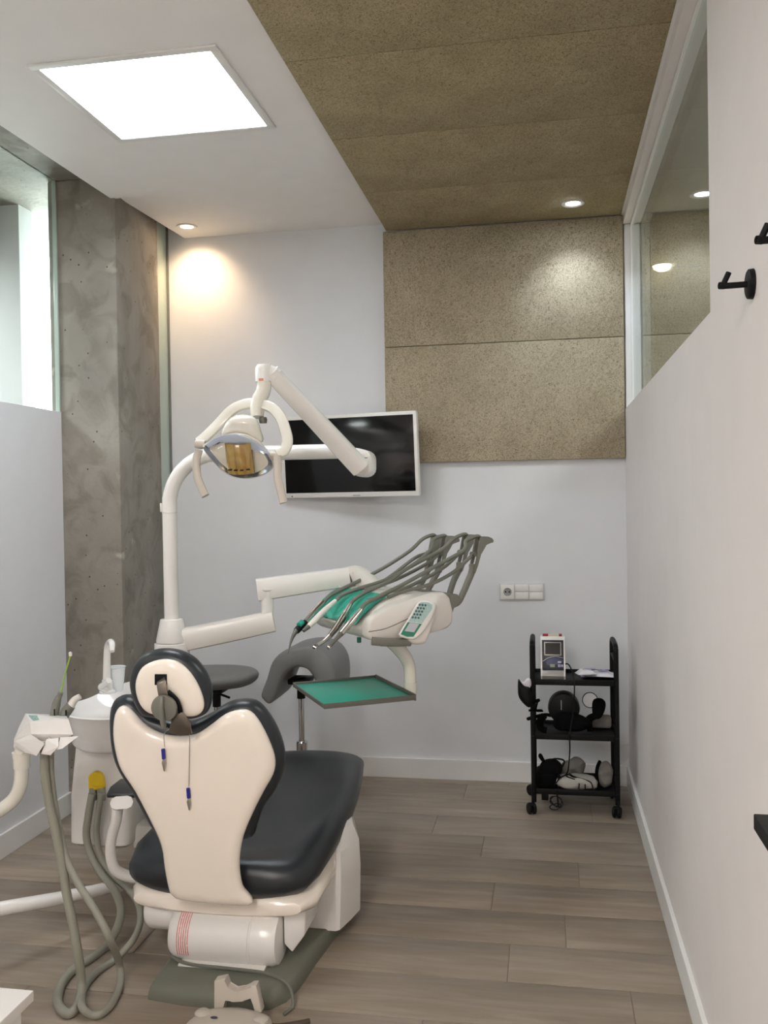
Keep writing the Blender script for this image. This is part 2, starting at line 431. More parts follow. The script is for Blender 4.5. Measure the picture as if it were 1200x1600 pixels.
def sring(cx, cz, y, hw, hh, e=2.6, n=36, dish=0.0, skew=0.0):
    out = []
    for i in range(n):
        t = 2 * PI * i / n; c, s = math.cos(t), math.sin(t)
        x = math.copysign(abs(c) ** (2 / e), c); z = math.copysign(abs(s) ** (2 / e), s)
        dz = -dish * (1 - min(1, abs(x) * 1.15) ** 2) if z > 0 else 0
        out.append(Vector((cx + hw * x, y + skew * z, cz + hh * z + dz)))
    return out
def loft(bm, rings):
    R = [[bm.verts.new(p) for p in r] for r in rings]; bridge(bm, R); return bm

# ================================================================== SETTING
XR, XL, YB, YN = 0.387, -2.24, 4.68, -3.6
ZC, ZB = 2.885, 2.84            # white ceiling, wood-wool board ceiling
# floor: sub-base and planks in rows along X
floor = struct('floor', bx(-4.4, 2.6, YN - .1, 5.1, -0.1, -0.003), GROUT)
ROW = 0.235; Y0 = 3.905
joints = {0: -0.285, 1: 0.10, 2: -0.214, 3: 0.041, 4: -0.138, 5: 0.22, 6: -0.36}
pl_mesh = {}
def plank(x0, x1, y0, y1):
    key = (round(x1 - x0, 3), round(y1 - y0, 3))
    if key not in pl_mesh:
        o = mk('plank', bx(x0 + .0012, x1 - .0012, y0 + .0012, y1 - .0012, -0.012, 0, .0012), PLANK, floor, angle=60)
        pl_mesh[key] = o.data
    else:
        o = link(bpy.data.objects.new('plank', pl_mesh[key])); o.parent = floor
        o.location = Vector(((x0 + x1) / 2, (y0 + y1) / 2, -0.006)) - WORLD['floor']
    return o
LEN = 1.2
for r in range(-4, 30):
    y1 = Y0 - ROW * r; y0 = y1 - ROW
    if y1 < -1.2: break
    j = joints.get(r, random.uniform(-.6, .6))
    a = j - LEN * math.ceil((j + 2.36) / LEN)
    x = a
    while x < XR:
        xa, xb = max(x, -2.36), min(x + LEN, XR + .02)
        if xb - xa > .03: plank(xa, xb, y0, min(y1, YB + .02))
        x += LEN
# back wall (its left end stands free behind the concrete column)
back = struct('wall_back', bx(-2.02, 2.5, YB, YB + .15, 0, 3.1), WALL)
for z0, z1 in ((1.643, 2.2405), (2.2435, 2.838)):
    mk('wall_panel', bx(-.818, .384, YB - .038, YB, z0, z1, .003), BOARD, back)
# right wall with the high glazed opening
XO = XR + .13
wr = NB(); bx(XR, XO, YN, YB, 0, 1.885, bm=wr); bx(XR, XO, YN, 2.268, 1.885, 2.97, bm=wr); bx(XR, XO, 2.268, YB, 2.80, 2.97, bm=wr)
struct('wall_right', wr, WALLW)
bb = NB(); bx(XR - .014, XR, YN, YB, 0, .1, .002, bb); struct('baseboard_right', bb, TRIM)
bb = NB(); bx(-2.02, XR - .014, YB - .014, YB, 0, .104, .002, bb); struct('baseboard_back', bb, TRIM)
bb = NB(); bx(XL, XL + .014, YN, 3.95, 0, .1, .002, bb); struct('baseboard_left', bb, TRIM)
# window in the right wall: white frame lining and a pane
w1 = struct('window_1', bx(XR + .004, XO - .004, 4.655, YB - .002, 1.889, 2.797, .002), TRIM)
for a_ in ((2.272, 4.655, 2.785, 2.797), (4.643, 4.655, 1.9015, 2.7845), (2.272, 4.655, 1.889, 1.901), (2.272, 2.284, 1.9015, 2.7845)): mk('window_frame', bx(XR + .034, XR + .058, *a_), TRIM, w1, smooth=False)
mk('pane', bx(XR + .042, XR + .05, 2.285, 4.642, 1.902, 2.784), PANE, w1, smooth=False)
# left wall: low partition, glass above, concrete slab and column
struct('wall_left', bx(XL - .09, XL, YN, 3.948, 0, 1.89, .002), WALL)
w2 = struct('window_2', bx(XL - .016, XL - .004, YN, 3.938, 1.89, 2.97), PANE)
g = NB(); bx(XL - .02, XL, 3.925, 3.938, 1.89, 2.97, .001, g); mk('glass_edge', g, PANEG, w2)
struct('ceiling_slab', bx(-4.4, 2.6, YN - .1, 5.1, 2.97, 3.1), CONC)
c = NB()
lo = [(-2.29, 3.94), (-1.945, 3.93), (-1.985, 4.485), (-2.29, 4.49)]
prism(c, [(x, y, 0) for x, y in lo], (0, 0, 2.97), .008)
struct('wall_column', c, CONC, True)
# conduit stub at the foot of the column
tag(mk('pipe_stub', tube(NB(), [(-2.205, 3.915, .002), (-2.205, 3.915, .13)], .006, 10, 0), GREYM), 'thin grey pipe end standing at the foot of the concrete column', 'pipe')
# glass strip between column and back wall, corridor wall behind
w3 = struct('window_3', bx(-2.032, -2.02, 4.49, 4.68, 0, 2.97), PANEG)
mk('glass_edge', bx(-2.0195, -2.010, 4.668, 4.68, 0, 2.97), mat('dark_seal', (120, 122, 118), .6), w3)
# left neighbour room: partition with lit slot window behind
struct('wall_partition', bx(-4.4, -2.6, 4.2, 4.32, 0, 2.97), WALL)
d = struct('window_4', bx(-3.2, -2.3, 4.80, 4.86, 0.9, 2.95), DAYE)
struct('wall_far', bx(-4.4, -2.02, 4.9, 5.0, 0, 2.97), WALL)
struct('wall_corridor', bx(-4.45, -4.35, YN, 5.0, 0, 2.97), WALL)
s = NB(); bx(-4.35, -2.75, 2.2, 4.2, 2.74, 2.8, bm=s); struct('ceiling_corridor', s, CEILW)
# white suspended ceiling, front strip and back strip with the shadow step between them
a, b2 = (-2.09, YN), (-1.968, 3.943)
front = [(-2.09, YN), (XR, YN), (XR, .6), (-.80, .6), (-.80, 3.855), (-1.967, 3.943)]
# opening for the LED panel is covered by its frame
cw = NB(); prism(cw, [(x, y, 2.866) for x, y in front], (0, 0, .05)); ceil = struct('ceiling', cw, CEILW)
cb = NB(); prism(cb, [(x, y, 2.888) for x, y in [(-1.962, 3.93), (-.80, 3.845), (-.80, YB), (-1.915, YB)]], (0, 0, .05)); mk('ceiling_strip', cb, CEILW, ceil, smooth=False)
ys = [.62, .91, 1.535, 2.165, 2.797, 3.43, 4.055, 4.64]
for y0, y1 in zip(ys, ys[1:]):
    mk('ceiling_panel', bx(-.80, .377, y0 + .002, y1 - .002, ZB, ZB + .035, .003), BOARDC, ceil)
tm = NB(); bx(.377, XR, .6, YB, ZB + .002, 2.97, bm=tm); struct('trim_1', tm, TRIM)
# behind the photographer
struct('wall_rear', bx(-4.4, 2.6, YN - .1, YN, 0, 2.97), WALLW)
# right neighbour room
struct('wall_neighbour', bx(2.4, 2.5, YN, YB, 0, 2.97), WALL)
struct('ceiling_neighbour', bx(XO, 2.4, YN, YB, 2.84, 2.9), CEILW)
nb = struct('wall_neighbour_back', bx(XO, 2.4, YB - .03, YB - .001, 1.643, 2.838), BOARD)

# ================================================================== LIGHTS
def led_panel(cx, cy, m, label, s=.29, z=2.866):
    t = thing('ceiling_light', label, 'ceiling light', (cx, cy, z))
    f = NB(); o, i = s + .028, s
    for x0, x1, y0, y1 in ((-o, o, -o, -i), (-o, o, i, o), (-o, -i, -i, i), (i, o, -i, i)): bx(cx + x0, cx + x1, cy + y0, cy + y1, z - .008, z, .002, f)
    mk('frame', f, TRIM, t); mk('diffuser', bx(cx - i, cx + i, cy - i, cy + i, z - .005, z), m, t, smooth=False); return t
led_panel(-1.305, 3.005, LEDP, 'square lit white LED panel set in the white ceiling')
for ry, lb in ((-.5, 'added square fill light, out of view in the ceiling just behind the camera'), (-1.7, 'added square fill light, out of view in the ceiling midway to the rear wall'), (-2.9, 'added square fill light, out of view in the ceiling nearest the rear wall')):
    led_panel(-0.9, ry, FILLR, lb)  # unseen panels added as fill for the chair back, walls and ceiling
led_panel(-3.3, 3.2, LEDC, 'square LED panel in the corridor ceiling left of the glass, nearest the slot window', .29, 2.738)
led_panel(-3.3, .4, LEDC, 'square LED panel in the corridor ceiling, far from the slot window', .29, 2.97)
led_panel(1.45, 3.0, LEDC, 'square lit LED panel in the ceiling of the neighbouring room on the right', .29, 2.838)
def downlight(x, y, z, m, col, watts, size, blend, aim, label, ring=.042):
    t = thing('downlight', label, 'downlight', (x, y, z))
    f = NB(); lathe(f, [(ring, 0), (ring + .012, -.002), (ring + .012, -.006), (ring - .004, -.006), (ring - .012, .0)], (x, y, z), seg=28); mk('trim_ring', f, TRIM, t)
    f = NB(); lathe(f, [(0.001, -.006), (.022, -.005), (ring - .006, -.001), (ring - .006, .0)], (x, y, z), seg=24); mk('bulb', f, m, t)
    L = bpy.data.lights.new('downlight_lamp', 'SPOT'); L.energy = watts; L.color = col; L.spot_size = math.radians(size); L.spot_blend = blend; L.shadow_soft_size = .03
    lo = link(bpy.data.objects.new('downlight_lamp', L)); lo.parent = t; lo.location = (0, 0, -.02)
    lo.rotation_euler = Vector(aim).to_track_quat('-Z', 'Y').to_euler(); return t
downlight(-1.82, 4.48, 2.888, WARMB, (1, .70, .42), WARM_W, 112, 1.0, (-.04, .5, -.87), 'warm glowing recessed downlight in the white ceiling above the concrete column')
downlight(.138, 4.40, ZB, COOLB, (.74, .86, 1), COOL_W, 95, .9, (0.02, .3, -1), 'cool white recessed downlight in the brown board ceiling')
# small lit bowl lamp of the neighbour room, seen through the high glass
t = thing('wall_lamp', 'small lit half-bowl lamp seen through the high glass on the right', 'wall lamp', (.562, 4.60, 2.56))
f = NB(); lathe(f, [(.001, -.022), (.022, -.019), (.04, -.008), (.045, .006), (.038, .004), (.001, -.004)], (.562, 4.59, 2.56), seg=24); mk('bowl', f, BOWLE, t)
f = NB(); tube(f, [(.60, 4.60, 2.556), (.66, 4.61, 2.563), (.74, 4.63, 2.563)], .004, 8); tube(f, [(.562, 4.60, 2.55), (.562, 4.65, 2.55)], .006, 8, 0); mk('arm', f, CHROME, t)

# ================================================================== DENTAL CHAIR
CH = thing('dental_chair', 'dental chair with charcoal upholstery and cream back shell, seen from behind', 'dental chair', (-.97, 2.9, 0))
# base plate
pl = [(-1.17, 2.475), (-1.05, 2.458), (-.9, 2.455), (-.80, 2.475), (-.765, 2.52), (-.745, 2.60), (-.732, 2.75), (-.714, 2.9), (-.697, 3.0), (-.70, 3.1), (-.8, 3.3), (-1.2, 3.3), (-1.19, 2.9)]
f = NB(); R = []
for z, k in ((0.0, 1.0), (.012, 1.0), (.03, .99), (.045, .965), (.05, .93)):
    R.append([f.verts.new((-.93 + (x + .93) * k, 3.0 + (y - 3.0) * k, z)) for x, y in pl])
bridge(f, R); mk('base_plate', f, BASEG, CH)
# right-hand side cover of the lifting gear
f = NB(); R = []
for z, dx, dy in ((.045, 0, 0), (.2, .004, .01), (.29, .0, .03), (.34, -.02, .07), (.355, -.05, .11)):
    R.append([f.verts.new(p) for p in [(-.815, 2.875 + dy, z), (-.70 + dx * .3, 2.875 + dy, z), (-.688 + dx, 2.885 + dy, z), (-.668 + dx, 2.96 + dy * .6, z), (-.652 + dx, 3.04, z), (-.70 + dx, 3.2, z), (-.815, 3.25, z)]])
bridge(f, R); mk('side_cover', f, WHITE, CH, angle=25)
f = NB(); bx(-1.2, -.82, 2.86, 3.35, .045, .3, .02, f); mk('lift_column', f, WHITE, CH)
# motor housing under the seat
f = NB(); lathe(f, [(.03, 0), (.066, .004), (.079, .02), (.081, .05), (.081, .26), (.0785, .262), (.0785, .266), (.081, .268), (.081, .33), (.074, .345), (.05, .35)], (-1.163, 2.66, .118), (1, 0, 0), seg=40)
mo = mk('motor_housing', f, WHITE, CH)
f = NB(); n = 14; R = []
for x in (-1.125, -1.088):
    R.append([f.verts.new((x, 2.66 - .0818 * math.cos(a), .118 + .0818 * math.sin(a))) for a in [math.radians(-28 + 95 * i / n) for i in range(n + 1)]])
bridge(f, R, caps=False, closed=False); bmesh.ops.solidify(f, geom=f.faces[:], thickness=.0006)
lab = bpy.data.materials.new('printed_label'); lab.use_nodes = True; nt = lab.node_tree; b = nt.nodes['Principled BSDF']; b.inputs['Roughness'].default_value = .5
tc = nt.nodes.new('ShaderNodeTexCoord'); wv = nt.nodes.new('ShaderNodeTexWave'); wv.bands_direction = 'X'; wv.inputs['Scale'].default_value = 46; wv.inputs['Distortion'].default_value = 0
nz = nt.nodes.new('ShaderNodeTexNoise'); nz.inputs['Scale'].default_value = 160
nt.links.new(tc.outputs['Object'], wv.inputs['Vector']); nt.links.new(tc.outputs['Object'], nz.inputs['Vector'])
mm = nt.nodes.new('ShaderNodeMath'); mm.operation = 'MULTIPLY'; nt.links.new(wv.outputs['Fac'], mm.inputs[0]); nt.links.new(nz.outputs['Fac'], mm.inputs[1])
rp = nt.nodes.new('ShaderNodeValToRGB'); rp.color_ramp.elements[0].position = .2; rp.color_ramp.elements[1].position = .34
rp.color_ramp.elements[0].color = srgb(230, 224, 220); rp.color_ramp.elements[1].color = srgb(214, 130, 122)
nt.links.new(mm.outputs[0], rp.inputs[0]); nt.links.new(rp.outputs[0], b.inputs['Base Color'])
mk('warning_label', f, lab, mo, label='label printed with rows of small red text')
f = NB(); lathe(f, [(.02, 0), (.05, .003), (.06, .018), (.06, .12)], (-1.265, 2.70, .165), (1, 0, 0), seg=30); mk('motor_cap', f, WHITE, CH)
# bracket and tray under the motor
f = NB(); bx(-1.12, -.85, 2.575, 2.72, .05, .056, .002, f); bx(-.81, -.745, 2.68, 2.9, .15, .22, .012, f)
prism(f, [(-.81, 2.66, .10), (-.785, 2.66, .075), (-.75, 2.68, .12), (-.745, 2.68, .2), (-.81, 2.66, .2)], (0, .16, 0), .004); mks('mounting_bracket', f, WHITE, CH)
f = NB(); tube(f, [(-1.17, 2.70, .10), (-1.165, 2.62, .07), (-1.09, 2.575, .062), (-.95, 2.568, .06), (-.83, 2.56, .058), (-.76, 2.53, .045), (-.735, 2.49, .012), (-.75, 2.45, .006)], .005, 8); mk('cable', f, TUBE, CH)
# seat shell and seat cushion (lofted front to back)
f = NB()
st = [(2.615, -1.02, .20, .222, .022, 2.4), (2.63, -1.015, .27, .224, .036, 2.5), (2.68, -1.01, .302, .228, .046, 2.7), (2.85, -1.005, .305, .245, .06, 2.8), (3.05, -1.0, .29, .275, .06, 2.8), (3.3, -.99, .25, .29, .05, 2.6), (3.5, -.985, .18, .31, .03, 2.4)]
loft(f, [sring(cx, cz, y, hw, hh, e) for y, cx, hw, cz, hh, e in st]); mk('seat_shell', f, CREAM, CH)
f = NB()
st = [(2.605, -1.02, .17, .300, .03, 2.2, 0), (2.62, -1.02, .25, .300, .055, 2.4, .0), (2.66, -1.02, .293, .303, .075, 2.6, .015), (2.74, -1.018, .312, .318, .088, 2.8, .05), (2.9, -1.01, .316, .335, .09, 2.8, .085), (3.1, -1.0, .308, .346, .084, 2.8, .075),
      (3.3, -.985, .28, .36, .074, 2.8, .04), (3.5, -.965, .235, .372, .062, 2.8, .01), (3.62, -.955, .205, .374, .052, 2.6, .003), (3.70, -.95, .17, .368, .036, 2.3, 0), (3.73, -.95, .12, .362, .016, 2.0, 0)]
loft(f, [sring(cx, cz, y, hw, hh, e, 44, d) for y, cx, hw, cz, hh, e, d in st]); mk('seat_cushion', f, VINYL, CH, angle=80)
# backrest: plane leaning towards the photographer at its top
BO = at(305, 1250, 2.50); lean = math.radians(9)
BN = Vector((.06, -math.cos(lean), -math.sin(lean))).normalized(); BU, BV, BN = frame(BN)
shell = [(189, 1105), (204, 1113), (222, 1132), (247, 1146), (272, 1151), (304, 1148), (329, 1133), (351, 1117), (372, 1111), (390, 1114), (406, 1133), (422, 1166), (429, 1191), (426, 1212), (412, 1237), (394, 1273), (381, 1305), (375, 1334), (374, 1359), (378, 1386), (386, 1398), (393, 1408), (388, 1416), (340, 1413), (284, 1407), (268, 1398), (263, 1388), (257, 1356), (252, 1320), (236, 1284), (211, 1237), (189, 1205), (180, 1180), (175, 1148), (178, 1117)]
dish = lambda u, v: -.16 * u * u - .05 * v * v
f = NB(); pillow(f, px_outline(shell, BO, BU, BV, BN), BO, BU, BV, BN, .02, .028, .03, .03, .028, dish, 3); bs = mk('back_shell', f, CREAM, CH, angle=80)
cush = [(171, 1112), (179, 1094), (197, 1089), (215, 1096), (232, 1112), (255, 1122), (280, 1128), (304, 1126), (329, 1115), (351, 1101), (372, 1095), (397, 1098), (415, 1114), (433, 1144), (443, 1176), (442, 1205), (430, 1234), (413, 1259), (403, 1285), (397, 1304), (384, 1310), (372, 1316), (368, 1335), (340, 1350), (300, 1350), (262, 1340), (247, 1305), (234, 1285), (208, 1238), (187, 1206), (176, 1180), (171, 1148)]
CO = BO - BN * .045
f = NB(); pillow(f, px_outline(cush, CO, BU, BV, BN), CO, BU, BV, BN, .035, .03, .06, .05, .03, dish, 3); mk('backrest_cushion', f, VINYL, CH, angle=80)
# headrest
HO = at(268, 1068, 2.41); hl = math.radians(14)
HN = Vector((.05, -math.cos(hl), math.sin(hl) * -.6)).normalized(); HU, HV, HN = frame(HN)
hs = [(213, 1062), (223, 1042), (247, 1031), (272, 1032), (293, 1046), (309, 1069), (318, 1094), (317, 1110), (304, 1119), (275, 1118), (249, 1117), (232, 1113), (220, 1101), (213, 1082)]
f = NB(); pillow(f, px_outline(hs, HO, HU, HV, HN), HO, HU, HV, HN, .018, .03, .02, .02, .02); mk('headrest_shell', f, CREAM, CH, angle=80)
hc = [(204, 1062), (211, 1037), (229, 1020), (254, 1014), (279, 1017), (301, 1028), (318, 1046), (329, 1069), (331, 1090), (327, 1108), (318, 1117), (300, 1122), (270, 1122), (240, 1120), (222, 1114), (209, 1090)]
QO = HO - HN * .035
f = NB(); pillow(f, px_outline(hc, QO, HU, HV, HN), QO, HU, HV, HN, .032, .028, .05, .04, .022); mk('headrest_cushion', f, VINYL, CH, angle=80)
# slot, strap and locking knob
hp = lambda x, y, d: on(x, y, HO + HN * d, HN)
f = NB(); prism(f, [hp(242, 1053, .017), hp(261, 1053, .017), hp(261, 1070, .0175), hp(242, 1070, .0175)], HN * .0035, .0015); mk('slot', f, BLACK, CH, label='dark slot in the headrest shell')
f = NB(); bar(f, [hp(252, 1056, .004), hp(252, 1066, .026), hp(254, 1080, .034), hp(258, 1095, .034), hp(268, 1112, .03), hp(276, 1124, .03)], [.026, .03], .005, up=HN); prism(f, [hp(263, 1144, .030), hp(269, 1121, .034), hp(284, 1113, .034), hp(296, 1127, .034), hp(300, 1147, .030), hp(281, 1150, .030)], HN * -.005, .001); br = mk('headrest_bracket', f, BRONZE, CH)
f = NB(); bar(f, [hp(262, 1080, .03), hp(276, 1094, .03), hp(281, 1108, .03), hp(283, 1122, .028)], .014, .004, up=HN); mk('bracket_rail', f, BLACK, br)
KO = hp(257, 1106, .04)
f = NB(); lathe(f, [(.012, -.01), (.034, -.008), (.038, 0), (.036, .008), (.02, .012), (.002, .013)], KO, HN, seg=28)
bar(f, [KO + HN * .012 + HV * .038, KO + HN * .022 + HV * .01, KO + HN * .022 - HV * .02, KO + HN * .014 - HV * .05], .011, .016, up=HN); mk('locking_knob', f, GREYP, CH, angle=50)
# left armrest
f = NB(); prism(f, [at(166, 1240, 2.74), at(172, 1228, 2.80), at(188, 1216, 2.9), at(206, 1216, 2.92), at(212, 1240, 2.76)], (0, 0, -.016), .006)
AR = [at(188, 1254, 2.78), at(190, 1250, 2.95)]
ar = NB(); bar(ar, [at(190, 1254, 2.74), at(192, 1252, 2.80), at(196, 1246, 3.0)], [.072, .06], [.04, .035], n=4, bev=.45)
tube(ar, [at(184, 1262, 2.76), at(181, 1285, 2.77), at(174, 1310, 2.78), at(173, 1335, 2.79), at(180, 1358, 2.8), at(200, 1369, 2.82), at(225, 1372, 2.84)], [.018, .017, .017, .018, .019, .018], 14)
arm = mk('armrest', ar, WHITE, CH); mk('armrest_pad', f, VINYL, arm)
# bib chain hanging over the headrest bracket
sp = lambda x, y, d: on(x, y, BO + BN * d, BN)
bc = thing('bib_chain', 'thin grey bib chain with two blue-sleeved clips over the cream chair back', 'bib chain', sp(276, 1170, .03))
f = NB(); tube(f, [sp(257, 1167, .024), sp(256, 1152, .026), sp(258, 1144, .028), sp(266, 1139, .040), sp(280, 1139, .046), sp(292, 1140, .040), sp(296, 1148, .026), sp(296, 1170, .024), sp(295, 1229, .0235)], .0011, 6); mk('cord', f, STEEL, bc)
for cx, cy in ((256, 1167), (295, 1228)):
    f = NB(); lathe(f, [(.003, 0), (.0055, .001), (.0055, .03), (.003, .031)], sp(cx, cy + 19, .026), BV, seg=14); mk('sleeve', f, BLUE, bc, label='dark blue plastic sleeve')
    f = NB(); o = sp(cx, cy + 19, .026)
    prism(f, [o + BU * -.002, o + BU * .002, o + BU * .006 - BV * .012, o + BU * .0015 - BV * .036, o - BU * .0015 - BV * .036, o - BU * .006 - BV * .010], BN * .005, .0008)
    mk('clip', f, STEEL, bc)

# ================================================================== SPITTOON UNIT
SU = thing('spittoon_unit', 'white dental spittoon unit with round basin left of the chair', 'spittoon', (-1.55, 3.15, 0))
BC = Vector((-1.56, 3.12, 0))
f = NB()
prof = [(.05, .57), (.16, .575), (.172, .59), (.168, .615), (.176, .63), (.186, .665), (.20, .70), (.205, .706), (.20, .71), (.185, .70), (.16, .675), (.12, .655), (.05, .645), (.002, .644)]
R = []
for r, z in prof:
    ring = []
    for j in range(48):
        a = 2 * PI * j / 48; c, s = math.cos(a), math.sin(a)
        lift = .085 * max(0, s * .75 + .35 * c) ** 1.2 * min(1, max(0, (z - .66) / .045)) if r > .15 else 0
        ring.append(f.verts.new((BC.x + r * 1.0 * c, BC.y + r * 1.02 * s, z + lift)))
    R.append(ring)
bridge(f, R); mk('basin', f, PORC, SU, angle=50)
f = NB(); R = []
for z, x0, x1, y0, y1 in ((.22, -1.70, -1.50, 3.02, 3.22), (.235, -1.715, -1.485, 3.0, 3.24), (.4, -1.712, -1.47, 3.0, 3.26), (.575, -1.69, -1.44, 3.0, 3.28)):
    c = .03; R.append([f.verts.new((x, y, z)) for x, y in [(x0 + c, y0), (x1 - c, y0), (x1 - c * .3, y0 + c * .3), (x1, y0 + c), (x1, y1 - c), (x1 - c, y1), (x0 + c, y1), (x0, y1 - c), (x0, y0 + c), (x0 + c * .3, y0 + c * .3)]])
bridge(f, R); mk('pedestal', f, WHITE, SU, angle=50)
f = NB(); bx(-1.50, -1.15, 3.06, 3.2, .2, .29, .015, f); bx(-1.2, -1.1, 3.06, 3.2, .04, .29, .015, f); mk('support_beam', f, WHITE, SU)
PX, PY = -1.415, 3.26
f = NB(); lathe(f, [(.055, .23), (.062, .24), (.062, .85), (.055, .858)], (PX, PY, 0), seg=28); mk('tower', f, WHITE, SU)
# faucet with curved spout, short cup filler nozzle
f = NB(); tube(f, [at(167, 1081, 3.1), at(167, 1060, 3.1), at(167, 1035, 3.1), at(168, 1012, 3.1), at(172, 1003, 3.07), at(175, 1006, 3.03), at(175, 1018, 3.01)], [.017, .015, .0135, .0125, .012, .011, .009], 16); mk('spout', f, PORC, SU)
f = NB(); lathe(f, [(.03, 0), (.03, .008), (.022, .014), (.019, .05)], at(168, 1083, 3.1), seg=24); tube(f, [at(166, 1079, 3.08), at(158, 1074, 3.06), at(163, 1069, 3.04), at(170, 1063, 3.02)], [.012, .012, .011, .011], 12); mk('cup_filler', f, PORC, SU)
# yellow twin hose connector
f = NB(); O = at(151, 1217, 2.99)
lathe(f, [(.002, 0), (.024, 0), (.027, .004), (.027, .03), (.022, .034), (.006, .034)], O + Vector((0, .02, 0)), (0, -1, 0), seg=28); bx(O.x - .028, O.x + .028, O.y - .012, O.y + .02, O.z - .038, O.z - .005, .006, f)
yc = mk('hose_connector', f, YELLOW, SU)
f = NB()
for dx in (-.014, .016): tube(f, [O + Vector((dx, .0, -.03)), O + Vector((dx * 1.05, .0, -.075))], .0145, 14, 0)
mks('hose_collar', f, HOSE, yc)
# paper/plastic cup
cp = NB(); o = at(181, 1079, 3.15); lathe(cp, [(.001, 0), (.026, 0), (.031, .04), (.036, .088), (.039, .089), (.035, .086), (.029, .03), (.025, .003), (.001, .003)], o, seg=32)
tag(mk('plastic_cup', cp, CUPM), 'translucent white plastic cup standing on the spittoon behind the spout', 'cup')

# ================================================================== ASSISTANT ARM
AH = thing('assistant_instrument_holder', 'white bent-pipe arm with angled instrument holder at the left edge', 'instrument holder', (-1.75, 2.55, .2))
f = NB(); tube(f, [at(-60, 1432, 2.52), at(0, 1420, 2.56), at(90, 1404, 2.72), at(165, 1388, 2.9), at(190, 1384, 2.96)], [.022, .022, .02, .02], 16, 2); mk('arm_bar', f, WHITE, AH)
f = NB(); tube(f, [at(-62, 1434, 2.52), at(-64, 1370, 2.52), at(-56, 1320, 2.52), at(-28, 1283, 2.53), at(0, 1266, 2.54), at(22, 1248, 2.55), at(32, 1225, 2.55), at(34, 1195, 2.55), at(34, 1165, 2.55)], .021, 18, 6); mk('arm_pipe', f, LAMPW, AH)
f = NB(); lathe(f, [(.024, 0), (.025, .004), (.025, .03), (.028, .05)], at(34, 1200, 2.55), seg=24); mk('pipe_collar', f, LAMPW, AH)
# head: wedge body with notched holder lip
HD = 2.5
def ph(x, y, d=0): return at(x, y, HD + d)
P3 = lambda L: [ph(*q) for q in L]
hb = mk('holder_body', hull(NB(), P3([(40, 1115, .06), (103, 1117, .065), (47, 1128, -.02), (107, 1124, -.015), (49, 1147, -.03), (114, 1147, -.03), (22, 1155, .01), (21, 1168, .02), (36, 1177, .03), (60, 1178, .03), (100, 1160, .03), (30, 1135, .05)])), WHITE, AH, smooth=False)
def thick(L, t): return P3(L) + [ph(x, y, d + t) for x, y, d in L]
f = NB()
for L in ([(23, 1158, -.015), (48, 1147, -.031), (58, 1154, -.055), (70, 1162, -.075), (57, 1181, -.065), (40, 1176, -.035), (27, 1167, -.015)], [(73, 1155, -.05), (92, 1153, -.05), (91, 1167, -.072), (79, 1180, -.068), (64, 1178, -.068)], [(94, 1152, -.05), (123, 1150, -.05), (97, 1170, -.072), (89, 1171, -.068)]): hull(f, thick(L, .045))
mks('holder_fork', f, WHITE, AH, smooth=False)
tn = (ph(103, 1117, .065) - ph(40, 1115, .06)).cross(ph(47, 1128, -.02) - ph(40, 1115, .06)).normalized()
if tn.z < 0: tn.negate()
f = NB(); prism(f, [on(x, y, ph(40, 1115, .06), tn) for x, y in ((45, 1119), (97, 1119), (98, 1123), (52, 1127))], tn * .003); mk('key_panel', f, mat('teal_key_film', (140, 176, 168), .35, noise=.35, nscale=220), hb, label='pale teal key strip', smooth=False)
f = NB()
for cx, cy in ((66, 1156), (85, 1152)):
    o = ph(cx, cy, -.02); lathe(f, [(.0155, -.012), (.0165, 0), (.014, .003), (.0125, -.01)], o, (.1, -.35, 1), seg=20)
mks('holder_ring', f, OFFW, AH)
# suction tools parked behind the head, with their hoses
tl = thing('saliva_ejector', 'grey suction holder with a thin lime green saliva tube pointing up', 'suction tool', ph(88, 1110, .06))
f = NB(); tube(f, [ph(84, 1122, .05), ph(88, 1100, .06), ph(92, 1088, .065)], [.014, .013, .009], 14, 3); tube(f, [ph(92, 1090, .065), ph(95, 1082, .066)], .008, 12, 0); mk('handle', f, GREYP, tl)
f = NB(); tube(f, [ph(95, 1084, .066), ph(99, 1065, .068), ph(104, 1045, .07), ph(110, 1024, .072)], .0024, 8); mk('saliva_tube', f, LIME, tl)
f = NB(); lathe(f, [(.002, -.006), (.005, -.004), (.0055, .006), (.002, .009)], ph(110, 1023, .072), seg=12); mk('tube_tip', f, OFFW, tl)
f = NB(); bx(-.002, .002, -.001, .001, -.01, .01, .0, f); bmesh.ops.translate(f, verts=f.verts, vec=ph(85, 1113, .037)); mk('lever', f, BLACK, tl)
tl2 = thing('suction_tool', 'thick grey suction handle with white tip lying towards the basin', 'suction tool', ph(104, 1110, .06))
f = NB(); tube(f, [ph(97, 1124, .05), ph(104, 1111, .06), ph(111, 1102, .065)], [.014, .0165, .0155], 14, 3); mk('handle', f, GREYP, tl2)
f = NB(); tube(f, [ph(110, 1104, .065), ph(116, 1094, .07), ph(125, 1088, .075)], [.013, .011, .009], 12, 3); mk('tip', f, OFFW, tl2)
f = NB(); bx(-.002, .002, -.001, .001, -.009, .009, .0, f); bmesh.ops.translate(f, verts=f.verts, vec=ph(103, 1114, .038)); mk('lever', f, BLACK, tl2)
G = lambda x, y, z=.012: atz(x, y, z)
